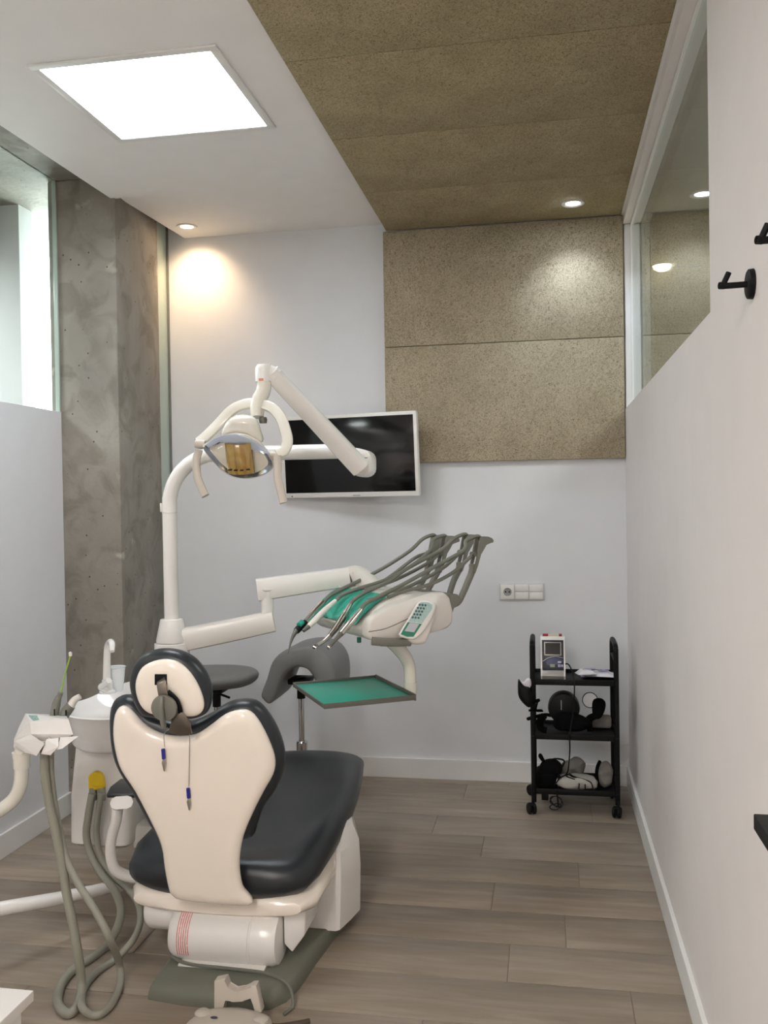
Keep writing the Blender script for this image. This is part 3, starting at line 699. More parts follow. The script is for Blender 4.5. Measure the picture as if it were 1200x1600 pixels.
f = NB(); tube(f, [ph(70, 1168, .0), ph(70, 1205, .0), ph(76, 1250, .0), ph(86, 1295, -.005), ph(96, 1345, -.01), ph(104, 1395, -.02), ph(114, 1445, -.04), ph(122, 1490, -.05), G(127, 1535, .045), G(124, 1565, .016), G(111, 1583), G(97, 1579), G(90, 1560), G(98, 1535), G(115, 1515), G(145, 1495), G(167, 1478), at(183, 1450, 2.72), at(189, 1420, 2.82), at(178, 1390, 2.88), at(158, 1365, 2.92), at(142, 1335, 2.95), at(135, 1305, 2.96), at(138, 1275, 2.96), at(144, 1240, 2.97)], .0135, 14, 6)
mk('hose', f, HOSE, tl2)
f = NB(); tube(f, [ph(79, 1165, .02), ph(79, 1205, .02), ph(84, 1250, .02), ph(92, 1295, .015), ph(103, 1340, .0), ph(122, 1380, -.02), ph(150, 1425, -.05), ph(172, 1468, -.07), G(186, 1505, .06), G(188, 1535, .02), G(176, 1566, .011), G(158, 1584, .011), G(142, 1585, .011), G(128, 1572, .03), G(131, 1545, .011), G(150, 1520, .011), G(180, 1499, .011), at(207, 1470, 2.70), at(219, 1440, 2.78), at(215, 1410, 2.85), at(198, 1388, 2.9), at(176, 1368, 2.93), at(158, 1340, 2.95), at(151, 1305, 2.96), at(153, 1275, 2.96), at(158, 1240, 2.97)], .011, 14, 6)
mk('hose', f, HOSE, tl)

# ================================================================== LAMP
DL = thing('dental_lamp', 'white dental operating lamp on a bent pole with hinged spring arm', 'dental lamp', (PX, PY, .93))
LY = PY
f = NB(); lathe(f, [(.058, .925), (.06, .93), (.045, 1.0), (.043, 1.01), (.04, 1.012), (.03, 1.012)], (PX, PY, 0), seg=32); mk('pole_base', f, WHITE, DL)
topz = at(258, 712, LY).z; hx = at(578, 712, LY).x
f = NB(); rr = .19; arc = [(PX + rr - rr * math.cos(a), LY, topz - rr + rr * math.sin(a)) for a in [PI / 2 * i / 10 for i in range(11)]]
tube(f, [(PX, LY, 1.0), (PX, LY, 1.2)] + arc + [(hx - .1, LY, topz)], .0275, 20, 2); mk('pole', f, WHITE, DL)
f = NB(); lathe(f, [(.0276, 0), (.0282, .001), (.0282, .004), (.0276, .005)], (PX, LY, at(258, 802, LY).z), seg=24); bx(PX - .036, PX - .026, LY - .008, LY + .008, at(258, 800, LY).z, at(258, 786, LY).z, .002, f); mk('pole_clamp', f, OFFW, DL)
kn = at(560, 712, LY)
f = NB(); prism(f, [at(x, y, LY - .07) for x, y in ((532, 703), (556, 699), (574, 704), (580, 712), (580, 737), (571, 745), (557, 745), (547, 736), (540, 724))], (0, .11, 0), .012); mk('elbow_housing', f, WHITE, DL, angle=50)
e0 = at(563, 731, LY - .08); e1 = at(424, 582, 2.98)
f = NB(); prism(f, [at(x, y, LY - .072) for x, y in ((550, 709), (568, 709), (571, 713), (571, 722), (550, 722))], (0, .004, 0), .001); mk('elbow_plate', f, OFFW, DL); f = NB(); bx(kn.x + .01, kn.x + .048, LY - .0725, LY - .06, topz - .031, topz - .029, 0, f); mk('elbow_gap', f, BLACK, DL)
f = NB(); bar(f, [e0, e0 + (e1 - e0) * .5, e1], [.07, .056], [.066, .056], up=(.6, -.2, .75), n=3, bev=.25); mk('spring_arm', f, WHITE, DL)
f = NB(); bar(f, [at(433, 590, 2.985), at(422, 584, 2.98), at(406, 586, 2.97)], [.05, .055], [.055, .062], n=3, bev=.4); lathe(f, [(.001, .034), (.024, .03), (.031, .018), (.031, -.028)], at(413, 584, 2.975), seg=26); mk('head_joint', f, WHITE, DL)
f = NB(); q = at(408, 593, 2.944); mk('joint_logo', box(f, q, (.016, .002, .008)), mat('orange_mark', (222, 150, 110), .4), DL, label='small orange mark on the joint')
f = NB(); tube(f, [at(413, 597, 2.97), at(411, 612, 2.965), at(404, 626, 2.955), at(402, 640, 2.95), at(402, 652, 2.945)], [.025, .025, .025, .025, .022], 18, 4); mk('neck', f, LAMPW, DL)
f = NB(); lathe(f, [(.012, 0), (.014, -.008), (.012, -.02)], at(411, 652, 2.945), seg=14); mk('neck_screw', f, GREYM, DL)
f = NB(); bar(f, [at(310, 692, 2.90), at(322, 682, 2.915), at(342, 662, 2.94), at(362, 641, 2.95), at(382, 632, 2.95), at(402, 631, 2.95), at(424, 637, 2.94), at(438, 652, 2.92), at(446, 673, 2.90), at(449, 690, 2.885), at(444, 704, 2.87), at(433, 710, 2.86)], .037, .018, up=(.1, -1, .35), n=5, bev=.4); mk('yoke', f, LAMPW, DL)
# shade: eye-shaped bowl facing the photographer and down
SO = at(370, 712, 2.86); SN = Vector((.10, -.93, -.36)).normalized(); SU_, SV, SN = frame(SN)
eye = [(316, 698), (332, 690), (350, 681), (372, 678), (395, 685), (415, 703), (428, 724), (424, 735), (408, 745), (388, 749), (366, 746), (345, 734), (328, 716)]
EO = px_outline(eye, SO, SU_, SV, SN)
f = NB(); pillow(f, EO, SO - SN * .012, SU_, SV, SN, .004, .01, .05, .10, .016); mk('lamp_housing', f, LAMPW, DL, angle=60)
E2 = [(u * .96, v * .94) for u, v in EO]
f = NB(); C = closed_smooth(E2, 4)
cen = Vector((sum(p.x for p in C) / len(C), sum(p.y for p in C) / len(C))); R = []
for k, dz in ((1.0, .0), (.85, -.012), (.65, -.022), (.4, -.029), (.15, -.032)): R.append([f.verts.new(SO + SU_ * (cen.x + (p.x - cen.x) * k) + SV * (cen.y + (p.y - cen.y) * k) + SN * (dz + .004)) for p in C])
bridge(f, R, caps=False); f.faces.new(R[-1]); mk('reflector', f, MIRROR, DL, angle=60)
f = NB(); C = closed_smooth([(u * .985, v * .985) for u, v in EO], 4); R = []
for k, dz in ((1.0, .002), (.9, .022), (.7, .038), (.4, .046), (.12, .048)): R.append([f.verts.new(SO + SU_ * (cen.x + (p.x - cen.x) * k) + SV * (cen.y + (p.y - cen.y) * k) + SN * dz) for p in C])
bridge(f, R, caps=False); f.faces.new(R[-1]); mk('clear_cover', f, LENS, DL, angle=80)
f = NB(); R = []
for v in (-.052, -.03, 0, .03, .052):
    R.append([f.verts.new(SO + SU_ * (cen.x + .002 + .046 * math.sin(a)) + SV * (cen.y + v) + SN * (.002 + .026 * math.cos(a))) for a in [math.radians(-80 + 160 * i / 14) for i in range(15)]])
bridge(f, R, caps=False, closed=False); bmesh.ops.solidify(f, geom=f.faces[:], thickness=.002); mk('bulb_guard', f, GOLD, DL, angle=50)
f = NB()
for i in range(4): box(f, SO + SU_ * (cen.x - .03 + .02 * i) + SV * (cen.y - .036) + SN * (.0035 + .026 * math.cos((-.03 + .02 * i) / .046)), (.012, .004, .0035), rot(SU_, SN, SV))
mks('guard_slot', f, BLACK, DL)
f = NB(); cr = [(321, 695), (334, 686), (350, 679.5), (368, 678.5), (384, 683), (397, 690), (410, 699), (422, 709), (410, 708), (400, 705), (387, 700), (365, 692), (342, 691), (326, 700)]
prism(f, [on(x, y, SO + SN * .012, SN) for x, y in cr], SN * -.004); mk('reflector_lip', f, mat('bluish_reflector_lip', (190, 202, 222), .3, metal=.4), DL, label='bluish silver upper lip of the reflector', smooth=False)
# top cap and handles
f = NB(); p0, p1 = at(352, 664, 2.90), at(402, 668, 2.90)
f = NB(); tp = [(347, 678), (352, 662), (362, 652), (376, 649), (392, 651), (402, 659), (408, 676), (411, 690), (398, 688), (380, 680), (362, 678)]
TO = at(378, 670, 2.885); pillow(f, px_outline(tp, TO, SU_, SV, SN), TO, SU_, SV, SN, .03, .028, .05, .04, .016); mk('top_cap', f, LAMPW, DL, angle=60)
for pts in ([(311, 703), (307, 718), (308, 742), (314, 760), (321, 775)], [(433, 712), (434, 728), (434, 745), (438, 765), (443, 786)]):
    f = NB(); bar(f, [at(x, y, 2.84 - i * .006) for i, (x, y) in enumerate(pts)], .026, .016, up=(.3, -1, -.2), n=4, bev=.35); mk('handle', f, HANDLE, DL)
f = NB()
for x, y in ((313, 694), (430, 712)): lathe(f, [(.002, -.018), (.014, -.016), (.016, 0), (.014, .016), (.002, .018)], at(x, y, 2.868), (1, .1, -.1), seg=18)
mks('pivot', f, HANDLE, DL)

# ================================================================== INSTRUMENT DELIVERY UNIT
DU = thing('instrument_unit', 'white dental instrument unit on jointed arms with grey hose whips', 'dental unit', (-.6, 3.2, .93))
f = NB(); lathe(f, [(.064, .86), (.066, .865), (.066, .92), (.05, .924)], (PX, PY, 0), seg=28); mk('arm_hub', f, WHITE, DU)
f = NB(); a0 = Vector((PX + .03, PY - .0, .925)); a1 = at(425, 970, 3.36)
bar(f, [at(268, 1003, PY), at(350, 987, 3.31), at(428, 970, 3.36)], .07, [.088, .080], n=3, bev=.22); mk('lower_arm', f, OFFW, DU)
f = NB(); lathe(f, [(.024, -.05), (.024, .05), (.03, .055), (.03, .06)], at(418, 944, 3.35), seg=20); mk('arm_pivot', f, WHITE, DU)
f = NB(); bar(f, [at(402, 922, 3.35), at(470, 912, 3.40), at(546, 901, 3.45)], .07, [.084, .074], n=3, bev=.2); ua = mk('upper_arm', f, WHITE, DU)
f = NB(); bar(f, [at(546, 901, 3.45), at(560, 899, 3.455), at(590, 925, 3.40), at(610, 950, 3.35)], .072, [.076, .06], n=3, bev=.3); mk('arm_knuckle', f, OFFW, DU)
f = NB()
for x, y in ((510, 918), (531, 917)): lathe(f, [(.006, 0), (.005, .004), (.001, .005)], at(x, y, 3.40), (.17, -1, 0), seg=12)
mks('screw_cap', f, OFFW, ua)
NO = at(576, 1000, 3.0); LD = Vector((math.cos(math.radians(39)), math.sin(math.radians(39)), 0)); WD = Vector((-LD.y, LD.x, 0)); UZ = Vector((0, 0, 1))
sd = lambda x, y, wv=0.0: on(x, y, NO + WD * wv, WD)
prof = [(577, 1000), (575, 988), (578, 970), (587, 961), (617, 945), (650, 933), (673, 927), (695, 925), (704, 933), (709, 954), (708, 974), (700, 983), (678, 988), (634, 1003), (600, 1004)]
P0 = [sd(x, y) for x, y in prof]
f = NB(); prism(f, P0, WD * .055, .012); mk('side_cheek', f, OFFW, DU, angle=50)
rel = lambda P: ((P - NO).dot(LD), P.z - NO.z)
rp = [rel(p) for p in P0]
lm = max(p[0] for p in rp); zt = max(p[1] for p in rp)
body = [(.02, .0), (-.005, .035), (.035, .075), (.075, .108), (.16, .142), (.27, zt - .008), (lm - .03, zt - .012), (lm - .012, zt - .05), (lm - .02, .06), (lm - .06, .035), (.2, -.01), (.05, -.015)]
f = NB(); prism(f, [NO + LD * l + UZ * z + WD * .05 for l, z in body], WD * .42, .012); hd = mk('unit_body', f, OFFW, DU, angle=50)
# seam line and underside rail
f = NB(); tube(f, [NO - WD * .001 + LD * l + UZ * z for l, z in ((.0, .028), (.07, .034), (.16, .062), (.19, .068))], .0016, 6, 3); mk('seam', f, GREYP, hd)
f = NB(); bar(f, [NO + LD * .01 + UZ * -.004 - WD * .004, NO + LD * .07 + UZ * -.012 - WD * .02, NO + LD * .15 + UZ * -.018 - WD * .02], .02, .028, n=4, bev=.4); mk('side_handle', f, GREYP, DU)
f = NB()
for wv, l in ((.0, .03), (.11, .0)): lathe(f, [(.008, 0), (.008, -.018), (.003, -.02)], NO + LD * (l + .02) + WD * wv + UZ * -.006, seg=12)
mks('foot_knob', f, GREEND, DU)
# green grooved instrument rest draped over the sloping front
f = NB(); nu, nv = 40, 10; top = []
prf = [(-.012, .03), (-.010, .045), (.006, .062), (.03, .081), (.055, .100), (.078, .116), (.10, .126), (.12, .134)]
for i in range(nu + 1):
    wv = .065 + .385 * i / nu; col = []
    g = .5 - .5 * math.cos(2 * PI * 4 * i / nu); lowcut = .018 * g
    for j in range(nv + 1):
        s = j / nv * (len(prf) - 1); a = int(min(s, len(prf) - 2)); t = s - a
        l = prf[a][0] + (prf[a + 1][0] - prf[a][0]) * t; z = prf[a][1] + (prf[a + 1][1] - prf[a][1]) * t
        if j == 0: z += .022 - lowcut; l += .012 - lowcut * .5
        k = .006 + .012 * g * math.sin(PI * min(1, j / nv + .15))
        col.append(f.verts.new(NO + WD * wv + LD * (l - k * .55) + UZ * (z + k * .75)))
    top.append(col)
bridge(f, top, caps=False, closed=False); bmesh.ops.solidify(f, geom=f.faces[:], thickness=.008); mk('instrument_rest', f, GREEN, DU, angle=70)
# keypad pod with keys and display
KN = (-WD + UZ * .25 - LD * .1).normalized(); KO = sd(655, 966, -.032); KU, KV, KN = frame(KN)
kp = [(656, 939), (668, 939), (679, 943), (680, 951), (672, 970), (660, 988), (648, 998), (636, 998), (624, 993), (629, 981), (641, 962), (649, 947)]
f = NB(); pillow(f, px_outline(kp, KO, KU, KV, KN), KO, KU, KV, KN, .006, .006, .02, .012, .015, None, 3); kpd = mk('keypad', f, WHITE, DU)
pod = [(668, 945), (681, 946), (680, 960), (672, 985), (664, 1004), (652, 1007), (640, 1004), (632, 996), (645, 980)]
f = NB(); pillow(f, px_outline(pod, KO - KN * .022, KU, KV, KN), KO - KN * .022, KU, KV, KN, .012, .012, .03, .012, .015, None, 3); mk('keypad_pod', f, OFFW, DU)
kq = lambda x, y, d=.0062: on(x, y, KO + KN * d, KN)
f = NB(); prism(f, [kq(x, y) for x, y in ((657, 941), (668, 941), (675, 945), (675, 952), (659, 974), (638, 971))], KN * .0008); mk('key_film', f, mat('keypad_film_print', (176, 204, 200), .35, noise=.12, nscale=150), kpd, label='pale teal key film', smooth=False)
f = NB(); prism(f, [kq(x, y) for x, y in ((637, 972), (659, 975), (646, 995), (636, 995), (626, 991), (631, 982))], KN * .0008); mk('display_surround', f, mat('keypad_green', (52, 132, 104), .35), kpd, label='green display surround', smooth=False)
f = NB(); prism(f, [kq(x, y, .0072) for x, y in ((640, 973), (655, 975), (647, 988), (632, 986))], KN * .0008); mk('display', f, LCD, kpd, smooth=False)
f = NB(); KD = (kq(645, 968) - kq(662, 942)).normalized(); KA = KN.cross(KD).normalized()
for i in range(5):
    for j in range(3):
        c0 = kq(655.5 - 2.7 * i + 4.6 * j, 945 + 4.9 * i + .4 * j, .0075); lathe(f, [(.0042, 0), (.0042, .0012), (.001, .0014)], c0, KN, seg=8)
for x, y in ((633, 988), (643, 990)): lathe(f, [(.003, 0), (.003, .001), (.001, .0012)], kq(x, y, .0075), KN, seg=8)
mk('keys', f, mat('key_print', (84, 112, 112), .4), kpd, kind='stuff')
# tray arm
f = NB(); tube(f, [sd(610, 1000, .12), sd(622, 1012, .12), sd(634, 1028, .12), sd(640, 1045, .12), sd(641, 1072, .12)], [.026, .025, .022, .021], 18, 6); mk('tray_arm', f, LAMPW, DU)
f = NB(); cst = sd(641, 1066, .12); lathe(f, [(.024, 0), (.024, -.03), (.022, -.045)], cst, seg=20); mk('tray_arm_collar', f, LAMPW, DU)
# grey rear bracket for the whips
f = NB(); prism(f, [sd(703, 930, .01), sd(716, 928, .01), sd(721, 937, .01), sd(722, 943, .01), sd(710, 947, .01), sd(709, 958, .01), sd(705, 950, .01)], WD * .40, .006); mk('whip_bracket', f, GREYP, DU)
# four whips: a bent rod that forks into two hooked cheek plates with a roller between them
cheek = [(740, 897), (745, 873), (748, 856), (750.5, 841), (755, 838), (763, 838.4), (769.4, 841), (771.6, 844.4), (771, 847.6), (766, 848.4), (760, 851), (755, 861), (751.5, 866), (746.7, 885), (743, 896)]
whips = []
for k, (dx, dy, wv, rod) in enumerate((
        (-70, -2, .37, [(671, 893), (666, 905), (656, 922)]),
        (-53, -1, .28, [(688, 893), (682, 905), (672, 924)]),
        (-20, -3, .14, [(721, 891), (713, 908), (706, 930)]),
        (0, 0, .03, [(742, 893), (736, 908), (728, 927), (720, 942), (708, 946)]))):
    f = NB()
    for ww in (wv, wv + .032): prism(f, [sd(x + dx, y + dy, wv) + WD * (ww - wv) for x, y in cheek], WD * .006, .0012)
    P = [sd(742 + dx, 882 + dy, wv) + WD * .018] + [sd(x, y, wv) + WD * .018 for x, y in rod]
    tube(f, P, [.012, .0125, .0115, .011], 12, 5)
    wo = mk('hose_whip', f, GREYP, DU)
    rl = sd(744 + dx, 866 + dy, wv)
    f = NB(); lathe(f, [(.004, .002), (.009, .004), (.0075, .016), (.009, .03), (.004, .032)], rl, WD, seg=14); mk('roller', f, GREYM, wo)
    whips.append((sd(750 + dx, 838 + dy, wv) + WD * .018, rl + WD * .018, wv))
# instruments, each with its tube over the whip hook and back to the body
def inst(name, label, parts, tubepts, k, back):
    t = thing(name, label, 'dental instrument', at(*parts[0][1][0]), None)
    for nm, pts, rad, m in parts:
        f = NB(); tube(f, [at(*p) for p in pts], rad, 14, 3); mk(nm, f, m, t)
    hook, roll, wv = whips[k]
    f = NB(); tube(f, [at(*p) for p in tubepts] + [hook + (-LD * .05 - UZ * .016), hook, hook + LD * .016 - UZ * .012], .0072, 12, 6)
    tube(f, [hook + LD * .016 - UZ * .012, hook + LD * .014 - UZ * .05, roll + LD * .004], .0055, 10, 4)
    tube(f, [roll] + [sd(x, y, w_) for x, y, w_ in back], .0066, 12, 6)
    mk('tube', f, TUBE, t); return t
inst('air_water_syringe', 'chrome and black scaler with a green ring and long curved tip, leftmost of the instruments', [
    ('handle', [(505, 942, 3.28), (490, 958, 3.22), (477, 973, 3.17)], [.0125, .0125, .011], CHROME),
    ('grip', [(477, 973, 3.17), (468, 981, 3.14), (463, 986, 3.125)], [.012, .013, .012], BLACK),
    ('green_ring', [(472, 972, 3.15), (467, 977, 3.13)], [.010, .010], GREEN),
    ('tip', [(463, 985, 3.125), (457, 996, 3.10), (453, 1008, 3.09), (450, 1022, 3.08)], [.009, .006, .0035, .0015], GREYM)],
    [(505, 942, 3.28), (512, 934, 3.30), (523, 926, 3.33), (560, 908, 3.40), (598, 888, 3.47), (640, 861, 3.52)], 0, [(648, 872, .33), (600, 907, .32), (560, 921, .32), (530, 930, .33)])
inst('polishing_handpiece', 'cream white straight handpiece with grey tip, second of the instruments from the left', [
    ('handle', [(524, 939, 3.22), (508, 953, 3.16), (492, 969, 3.10), (482, 979, 3.07)], [.008, .011, .011, .009], OFFW),
    ('tip', [(482, 979, 3.07), (474, 986, 3.05)], [.009, .006], GREYM)],
    [(524, 939, 3.22), (536, 929, 3.25), (562, 919, 3.30), (600, 907, 3.36), (640, 886, 3.42), (672, 860, 3.46)], 1, [(668, 880, .25), (620, 905, .24), (570, 922, .24)])
inst('slow_handpiece', 'bronze slow-speed handpiece with steel collar and angled head, third of the instruments', [
    ('collar', [(547, 945, 3.14), (540, 957, 3.11), (536, 964, 3.09)], [.008, .011, .012], STEEL),
    ('handle', [(536, 964, 3.09), (525, 981, 3.05), (515, 994, 3.02)], [.0125, .0115, .009], BRONZE),
    ('head', [(515, 994, 3.02), (506, 1002, 3.0), (496, 1008, 2.98)], [.0085, .006, .0065], STEEL),
    ('head_cap', [(490, 1010, 2.97), (494, 1012, 2.97)], [.008, .008], CHROME)],
    [(547, 945, 3.14), (553, 937, 3.16), (572, 925, 3.20), (604, 910, 3.26), (640, 886, 3.32), (690, 859, 3.38)], 2, [(690, 889, .13), (640, 916, .12), (600, 930, .12), (575, 938, .12)])
inst('turbine_handpiece', 'bright steel turbine handpiece with small round head, nearest of the instruments', [
    ('handle', [(564, 953, 3.06), (554, 965, 3.03), (545, 976, 3.0), (533, 990, 2.97)], [.0085, .0105, .0115, .0105], STEEL),
    ('head', [(533, 990, 2.97), (523, 1001, 2.95), (516, 1009, 2.94)], [.0095, .006, .0065], GREYM),
    ('head_cap', [(512, 1010, 2.935), (516, 1012, 2.935)], [.0075, .0075], STEEL)],
    [(564, 953, 3.06), (570, 944, 3.08), (590, 933, 3.11), (630, 913, 3.16), (680, 885, 3.22), (724, 860, 3.28)], 3, [(710, 893, .03), (672, 913, .05), (630, 924, .06), (606, 933, .06)])
# instrument tray on the lower arm
TA = Vector((-.745, 2.95, .757)); TL = TA; LD = Vector((math.cos(math.radians(31)), math.sin(math.radians(31)), 0)); WD = Vector((-LD.y, LD.x, 0)); e1 = LD * .335; e2 = WD * .40
it = thing('instrument_tray', 'grey steel tray with a green mat hanging below the instrument unit', 'tray', TA + (e1 + e2) * .5)
f = NB(); o2 = TA + (e1 + e2) * .5; RR = rot(LD, WD, UZ); box(f, o2, (.335, .40, .005), RR, .002)
for c_, s_ in ((o2 - WD * .198, (.335, .005, .018)), (o2 + WD * .198, (.335, .005, .018)), (o2 + LD * .165, (.005, .40, .024)), (o2 - LD * .165, (.005, .40, .012))): box(f, c_ + UZ * .006, s_, RR, .0015)
mk('tray', f, GREYM, it)
mk('mat', box(NB(), o2 + UZ * .0045, (.318, .386, .004), RR, .001), GREEN, it)
f = NB(); box(f, o2 + LD * .17 + WD * -.03 - UZ * .004, (.06, .07, .012), RR, .003); mk('arm_bracket', f, LAMPW, it)

# ================================================================== TELEVISION
TLp, TRp = at(441, 716, 4.62), at(653, 708, 4.48)
TU = (TRp - TLp); TU.z = 0; tw = TU.length; TU.normalize(); TV = Vector((0, 0, 1)); TN = TU.cross(TV) ; TN = TN if TN.y < 0 else -TN
tilt = math.radians(4); TN = (TN * math.cos(tilt) - TV * math.sin(tilt)).normalized(); TV = TN.cross(TU).normalized(); TV = TV if TV.z > 0 else -TV
TC = (TLp + TRp) / 2; TC.z = at(548, 712, (TLp.y + TRp.y) / 2).z; th = .425
RT = rot(TU, TV, TN)
if RT.determinant() < 0: RT = rot(TU, TV, -TN)
tv = thing('television', 'white-framed television with a black screen mounted on the back wall', 'television', TC)
f = NB(); box(f, TC - TN * .012, (tw, th, .034), RT, .006); mk('frame', f, WHITE, tv)
f = NB(); box(f, TC + TV * .004 + TN * .0045, (tw - .034, th - .044, .003), RT, .0008); mk('screen', f, SCREEN, tv)
f = NB(); box(f, TC - TV * (th / 2 - .009) + TN * .0052 - TU * (-.04), (.04, .006, .0012), RT); mk('maker_mark', f, mat('grey_mark', (170, 170, 170), .4), tv)
f = NB(); box(f, TC - TV * (th / 2 - .009) + TN * .0052 - TU * (tw / 2 - .05), (.006, .006, .0012), RT); mk('sensor', f, BLACK, tv)
f = NB(); box(f, TC - TN * .045, (.3, .22, .035), RT, .008); bar(f, [TC - TN * .05, Vector((TC.x, YB - .02, TC.z))], .06, .08, n=0); bx(TC.x - .1, TC.x + .1, YB - .016, YB, TC.z - .12, TC.z + .12, .003, f); mk('wall_mount', f, BLACKM, tv)

# ================================================================== SOCKET PLATE
sp0, sp1 = at(780, 911, YB), at(851, 938, YB)
so = thing('wall_socket', 'white three-gang wall plate with one socket and two rocker switches', 'wall socket', ((sp0.x + sp1.x) / 2, YB, (sp0.z + sp1.z) / 2))
sx0, sx1, sz0, sz1 = sp0.x, sp1.x, sp1.z, sp0.z; sw = (sx1 - sx0 - .012) / 3
mk('plate', bx(sx0, sx1, YB - .009, YB, sz0, sz1, .003), mat('plate_grey', (206, 206, 206), .4), so)
f = NB(); cx = sx0 + .006 + sw / 2; cz = (sz0 + sz1) / 2; bx(cx - sw / 2 + .001, cx + sw / 2 - .001, YB - .013, YB - .008, sz0 + .007, sz1 - .007, .002, f); si = mk('socket_insert', f, WHITE, so)
f = NB(); lathe(f, [(.021, 0), (.021, .0014), (.0195, .0018), (.018, .0008), (.001, .0008)], (cx, YB - .0129, cz), (0, -1, 0), seg=28); mk('socket_well', f, mat('socket_grey', (150, 150, 148), .5), si)
for dx, dz in ((-.0095, 0), (.0095, 0)):
    f = NB(); lathe(f, [(.0042, 0), (.0042, .002), (.0005, .002)], (cx + dx, YB - .0132, cz), (0, -1, 0), seg=10); mk('pin_hole', f, BLACK, si)
f = NB(); bx(cx - .002, cx + .002, YB - .0152, YB - .008, cz - .021, cz - .016, .0, f); mks('earth_clip', f, STEEL, si)
for i in (1, 2):
    for z0, z1 in ((sz0 + .007, cz - .0014), (cz + .0014, sz1 - .007)):
        f = NB(); bx(sx0 + .006 + sw * i + .0017, sx0 + .006 + sw * (i + 1) - .0017, YB - .0135, YB - .008, z0, z1, .002, f); mk('rocker_switch', f, WHITE, so)

# ================================================================== COAT HOOKS, SHELF, CABINET
def hook(y, z, label):
    t = thing('coat_hook', label, 'coat hook', (XR, y, z), 'black coat hooks on the right wall')
    f = NB(); lathe(f, [(.001, .011), (.024, .011), (.0275, .009), (.0285, 0)], (XR, y, z), (-1, 0, 0), seg=32); mk('wall_plate', f, BLACKM, t)
    f = NB(); tube(f, [(XR - .008, y, z), (XR - .055, y, z - .001)], .0058, 14, 0); lathe(f, [(.003, -.006), (.0068, -.005), (.0068, .005), (.0055, .0045), (.0045, .002)], (XR - .056, y, z), (-1, -.3, 0), seg=18); mk('stem', f, BLACKM, t)
    f = NB(); tube(f, [(XR - .055, y, z - .002), (XR - .043, y + .0, z + .024)], .0052, 12, 0); mk('peg', f, BLACKM, t); return t
hook(1.815, 1.847, 'black round-plate coat hook wholly in view on the right wall'); hook(1.505, 1.847, 'black coat hook cut off by the right edge of the photo')
sf = thing('wall_shelf', 'dark wall shelf corner jutting in at the right edge, low on the wall', 'shelf', (.345, 1.0, .95))
E0 = at(1177, 1271, 1.44)
f = NB(); bx(E0.x, XR - .001, .5, 1.44, E0.z - .024, E0.z, .002, f); mk('shelf_board', f, BLACKM, sf)
f = NB()
for y in (.7, 1.25): prism(f, [(XR - .001, y, E0.z - .02), (XR - .07, y, E0.z - .022), (XR - .001, y, E0.z - .12)], (0, .02, 0))
mks('shelf_bracket', f, BLACKM, sf)
cz = .60; c1 = atz(53, 1547, cz)
cb = thing('white_cabinet', 'white cabinet top corner in the bottom left corner of the photo', 'cabinet', (c1.x - .4, c1.y - .3, 0))
mk('cabinet_top', bx(c1.x - .8, c1.x, c1.y - .6, c1.y, cz - .019, cz, .002), WHITE, cb)
mk('cabinet_body', bx(c1.x - .78, c1.x - .016, c1.y - .58, c1.y - .014, .0, cz - .019, .002), WHITE, cb)

# ================================================================== FOOT PEDAL
fp = thing('foot_pedal', 'grey foot control with a hoop handle on the floor below the chair', 'foot control', (-.86, 2.29, 0))
f = NB(); R = []
ol = [(-.965, 2.36), (-.93, 2.385), (-.86, 2.40), (-.79, 2.385), (-.755, 2.36), (-.735, 2.29), (-.75, 2.2), (-.80, 2.14), (-.92, 2.14), (-.97, 2.2), (-.985, 2.29)]
for z, k in ((0.0, 1.0), (.025, 1.0), (.045, .96), (.055, .86), (.06, .7)): R.append([f.verts.new((-.86 + (x + .86) * k, 2.27 + (y - 2.27) * k, z)) for x, y in closed_smooth(ol, 3)])
bridge(f, R); mk('pedal_body', f, HANDLE, fp)
hy = 2.375
f = NB(); zt = .135; xs = lambda px, py: at(px, py, hy)
prism(f, [xs(334, 1585), xs(334, 1533), xs(352, 1529), xs(354, 1545), xs(366, 1552), xs(380, 1550), xs(392, 1540), xs(400, 1540), xs(409, 1583), xs(397, 1583), xs(393, 1556), xs(380, 1566), xs(362, 1567), xs(350, 1560), xs(348, 1585)], (0, .03, .0), .004); mk('hoop_handle', f, HANDLE, fp)
f = NB(); lathe(f, [(.023, .03), (.022, .060), (.014, .066), (.001, .067)], (-.945, 2.335, 0), seg=20); lathe(f, [(.023, .03), (.022, .058), (.014, .062), (.001, .063)], (-.78, 2.33, 0), seg=20); mks('corner_post', f, HANDLE, fp)
f = NB()
for x, y in ((-.905, 2.315), (-.80, 2.285)): lathe(f, [(.01, .054), (.01, .061), (.002, .062)], (x, y, 0), seg=16, sy=.6)
mks('push_button', f, mat('navy_button', (44, 42, 70), .4), fp, label='dark blue push button')
f = NB(); tube(f, [(-.77, 2.35, .03), (-.74, 2.37, .02), (-.70, 2.41, .008), (-.67, 2.43, .006)], .007, 10); mk('cable', f, mat('brown_cable', (84, 72, 60), .6), fp)

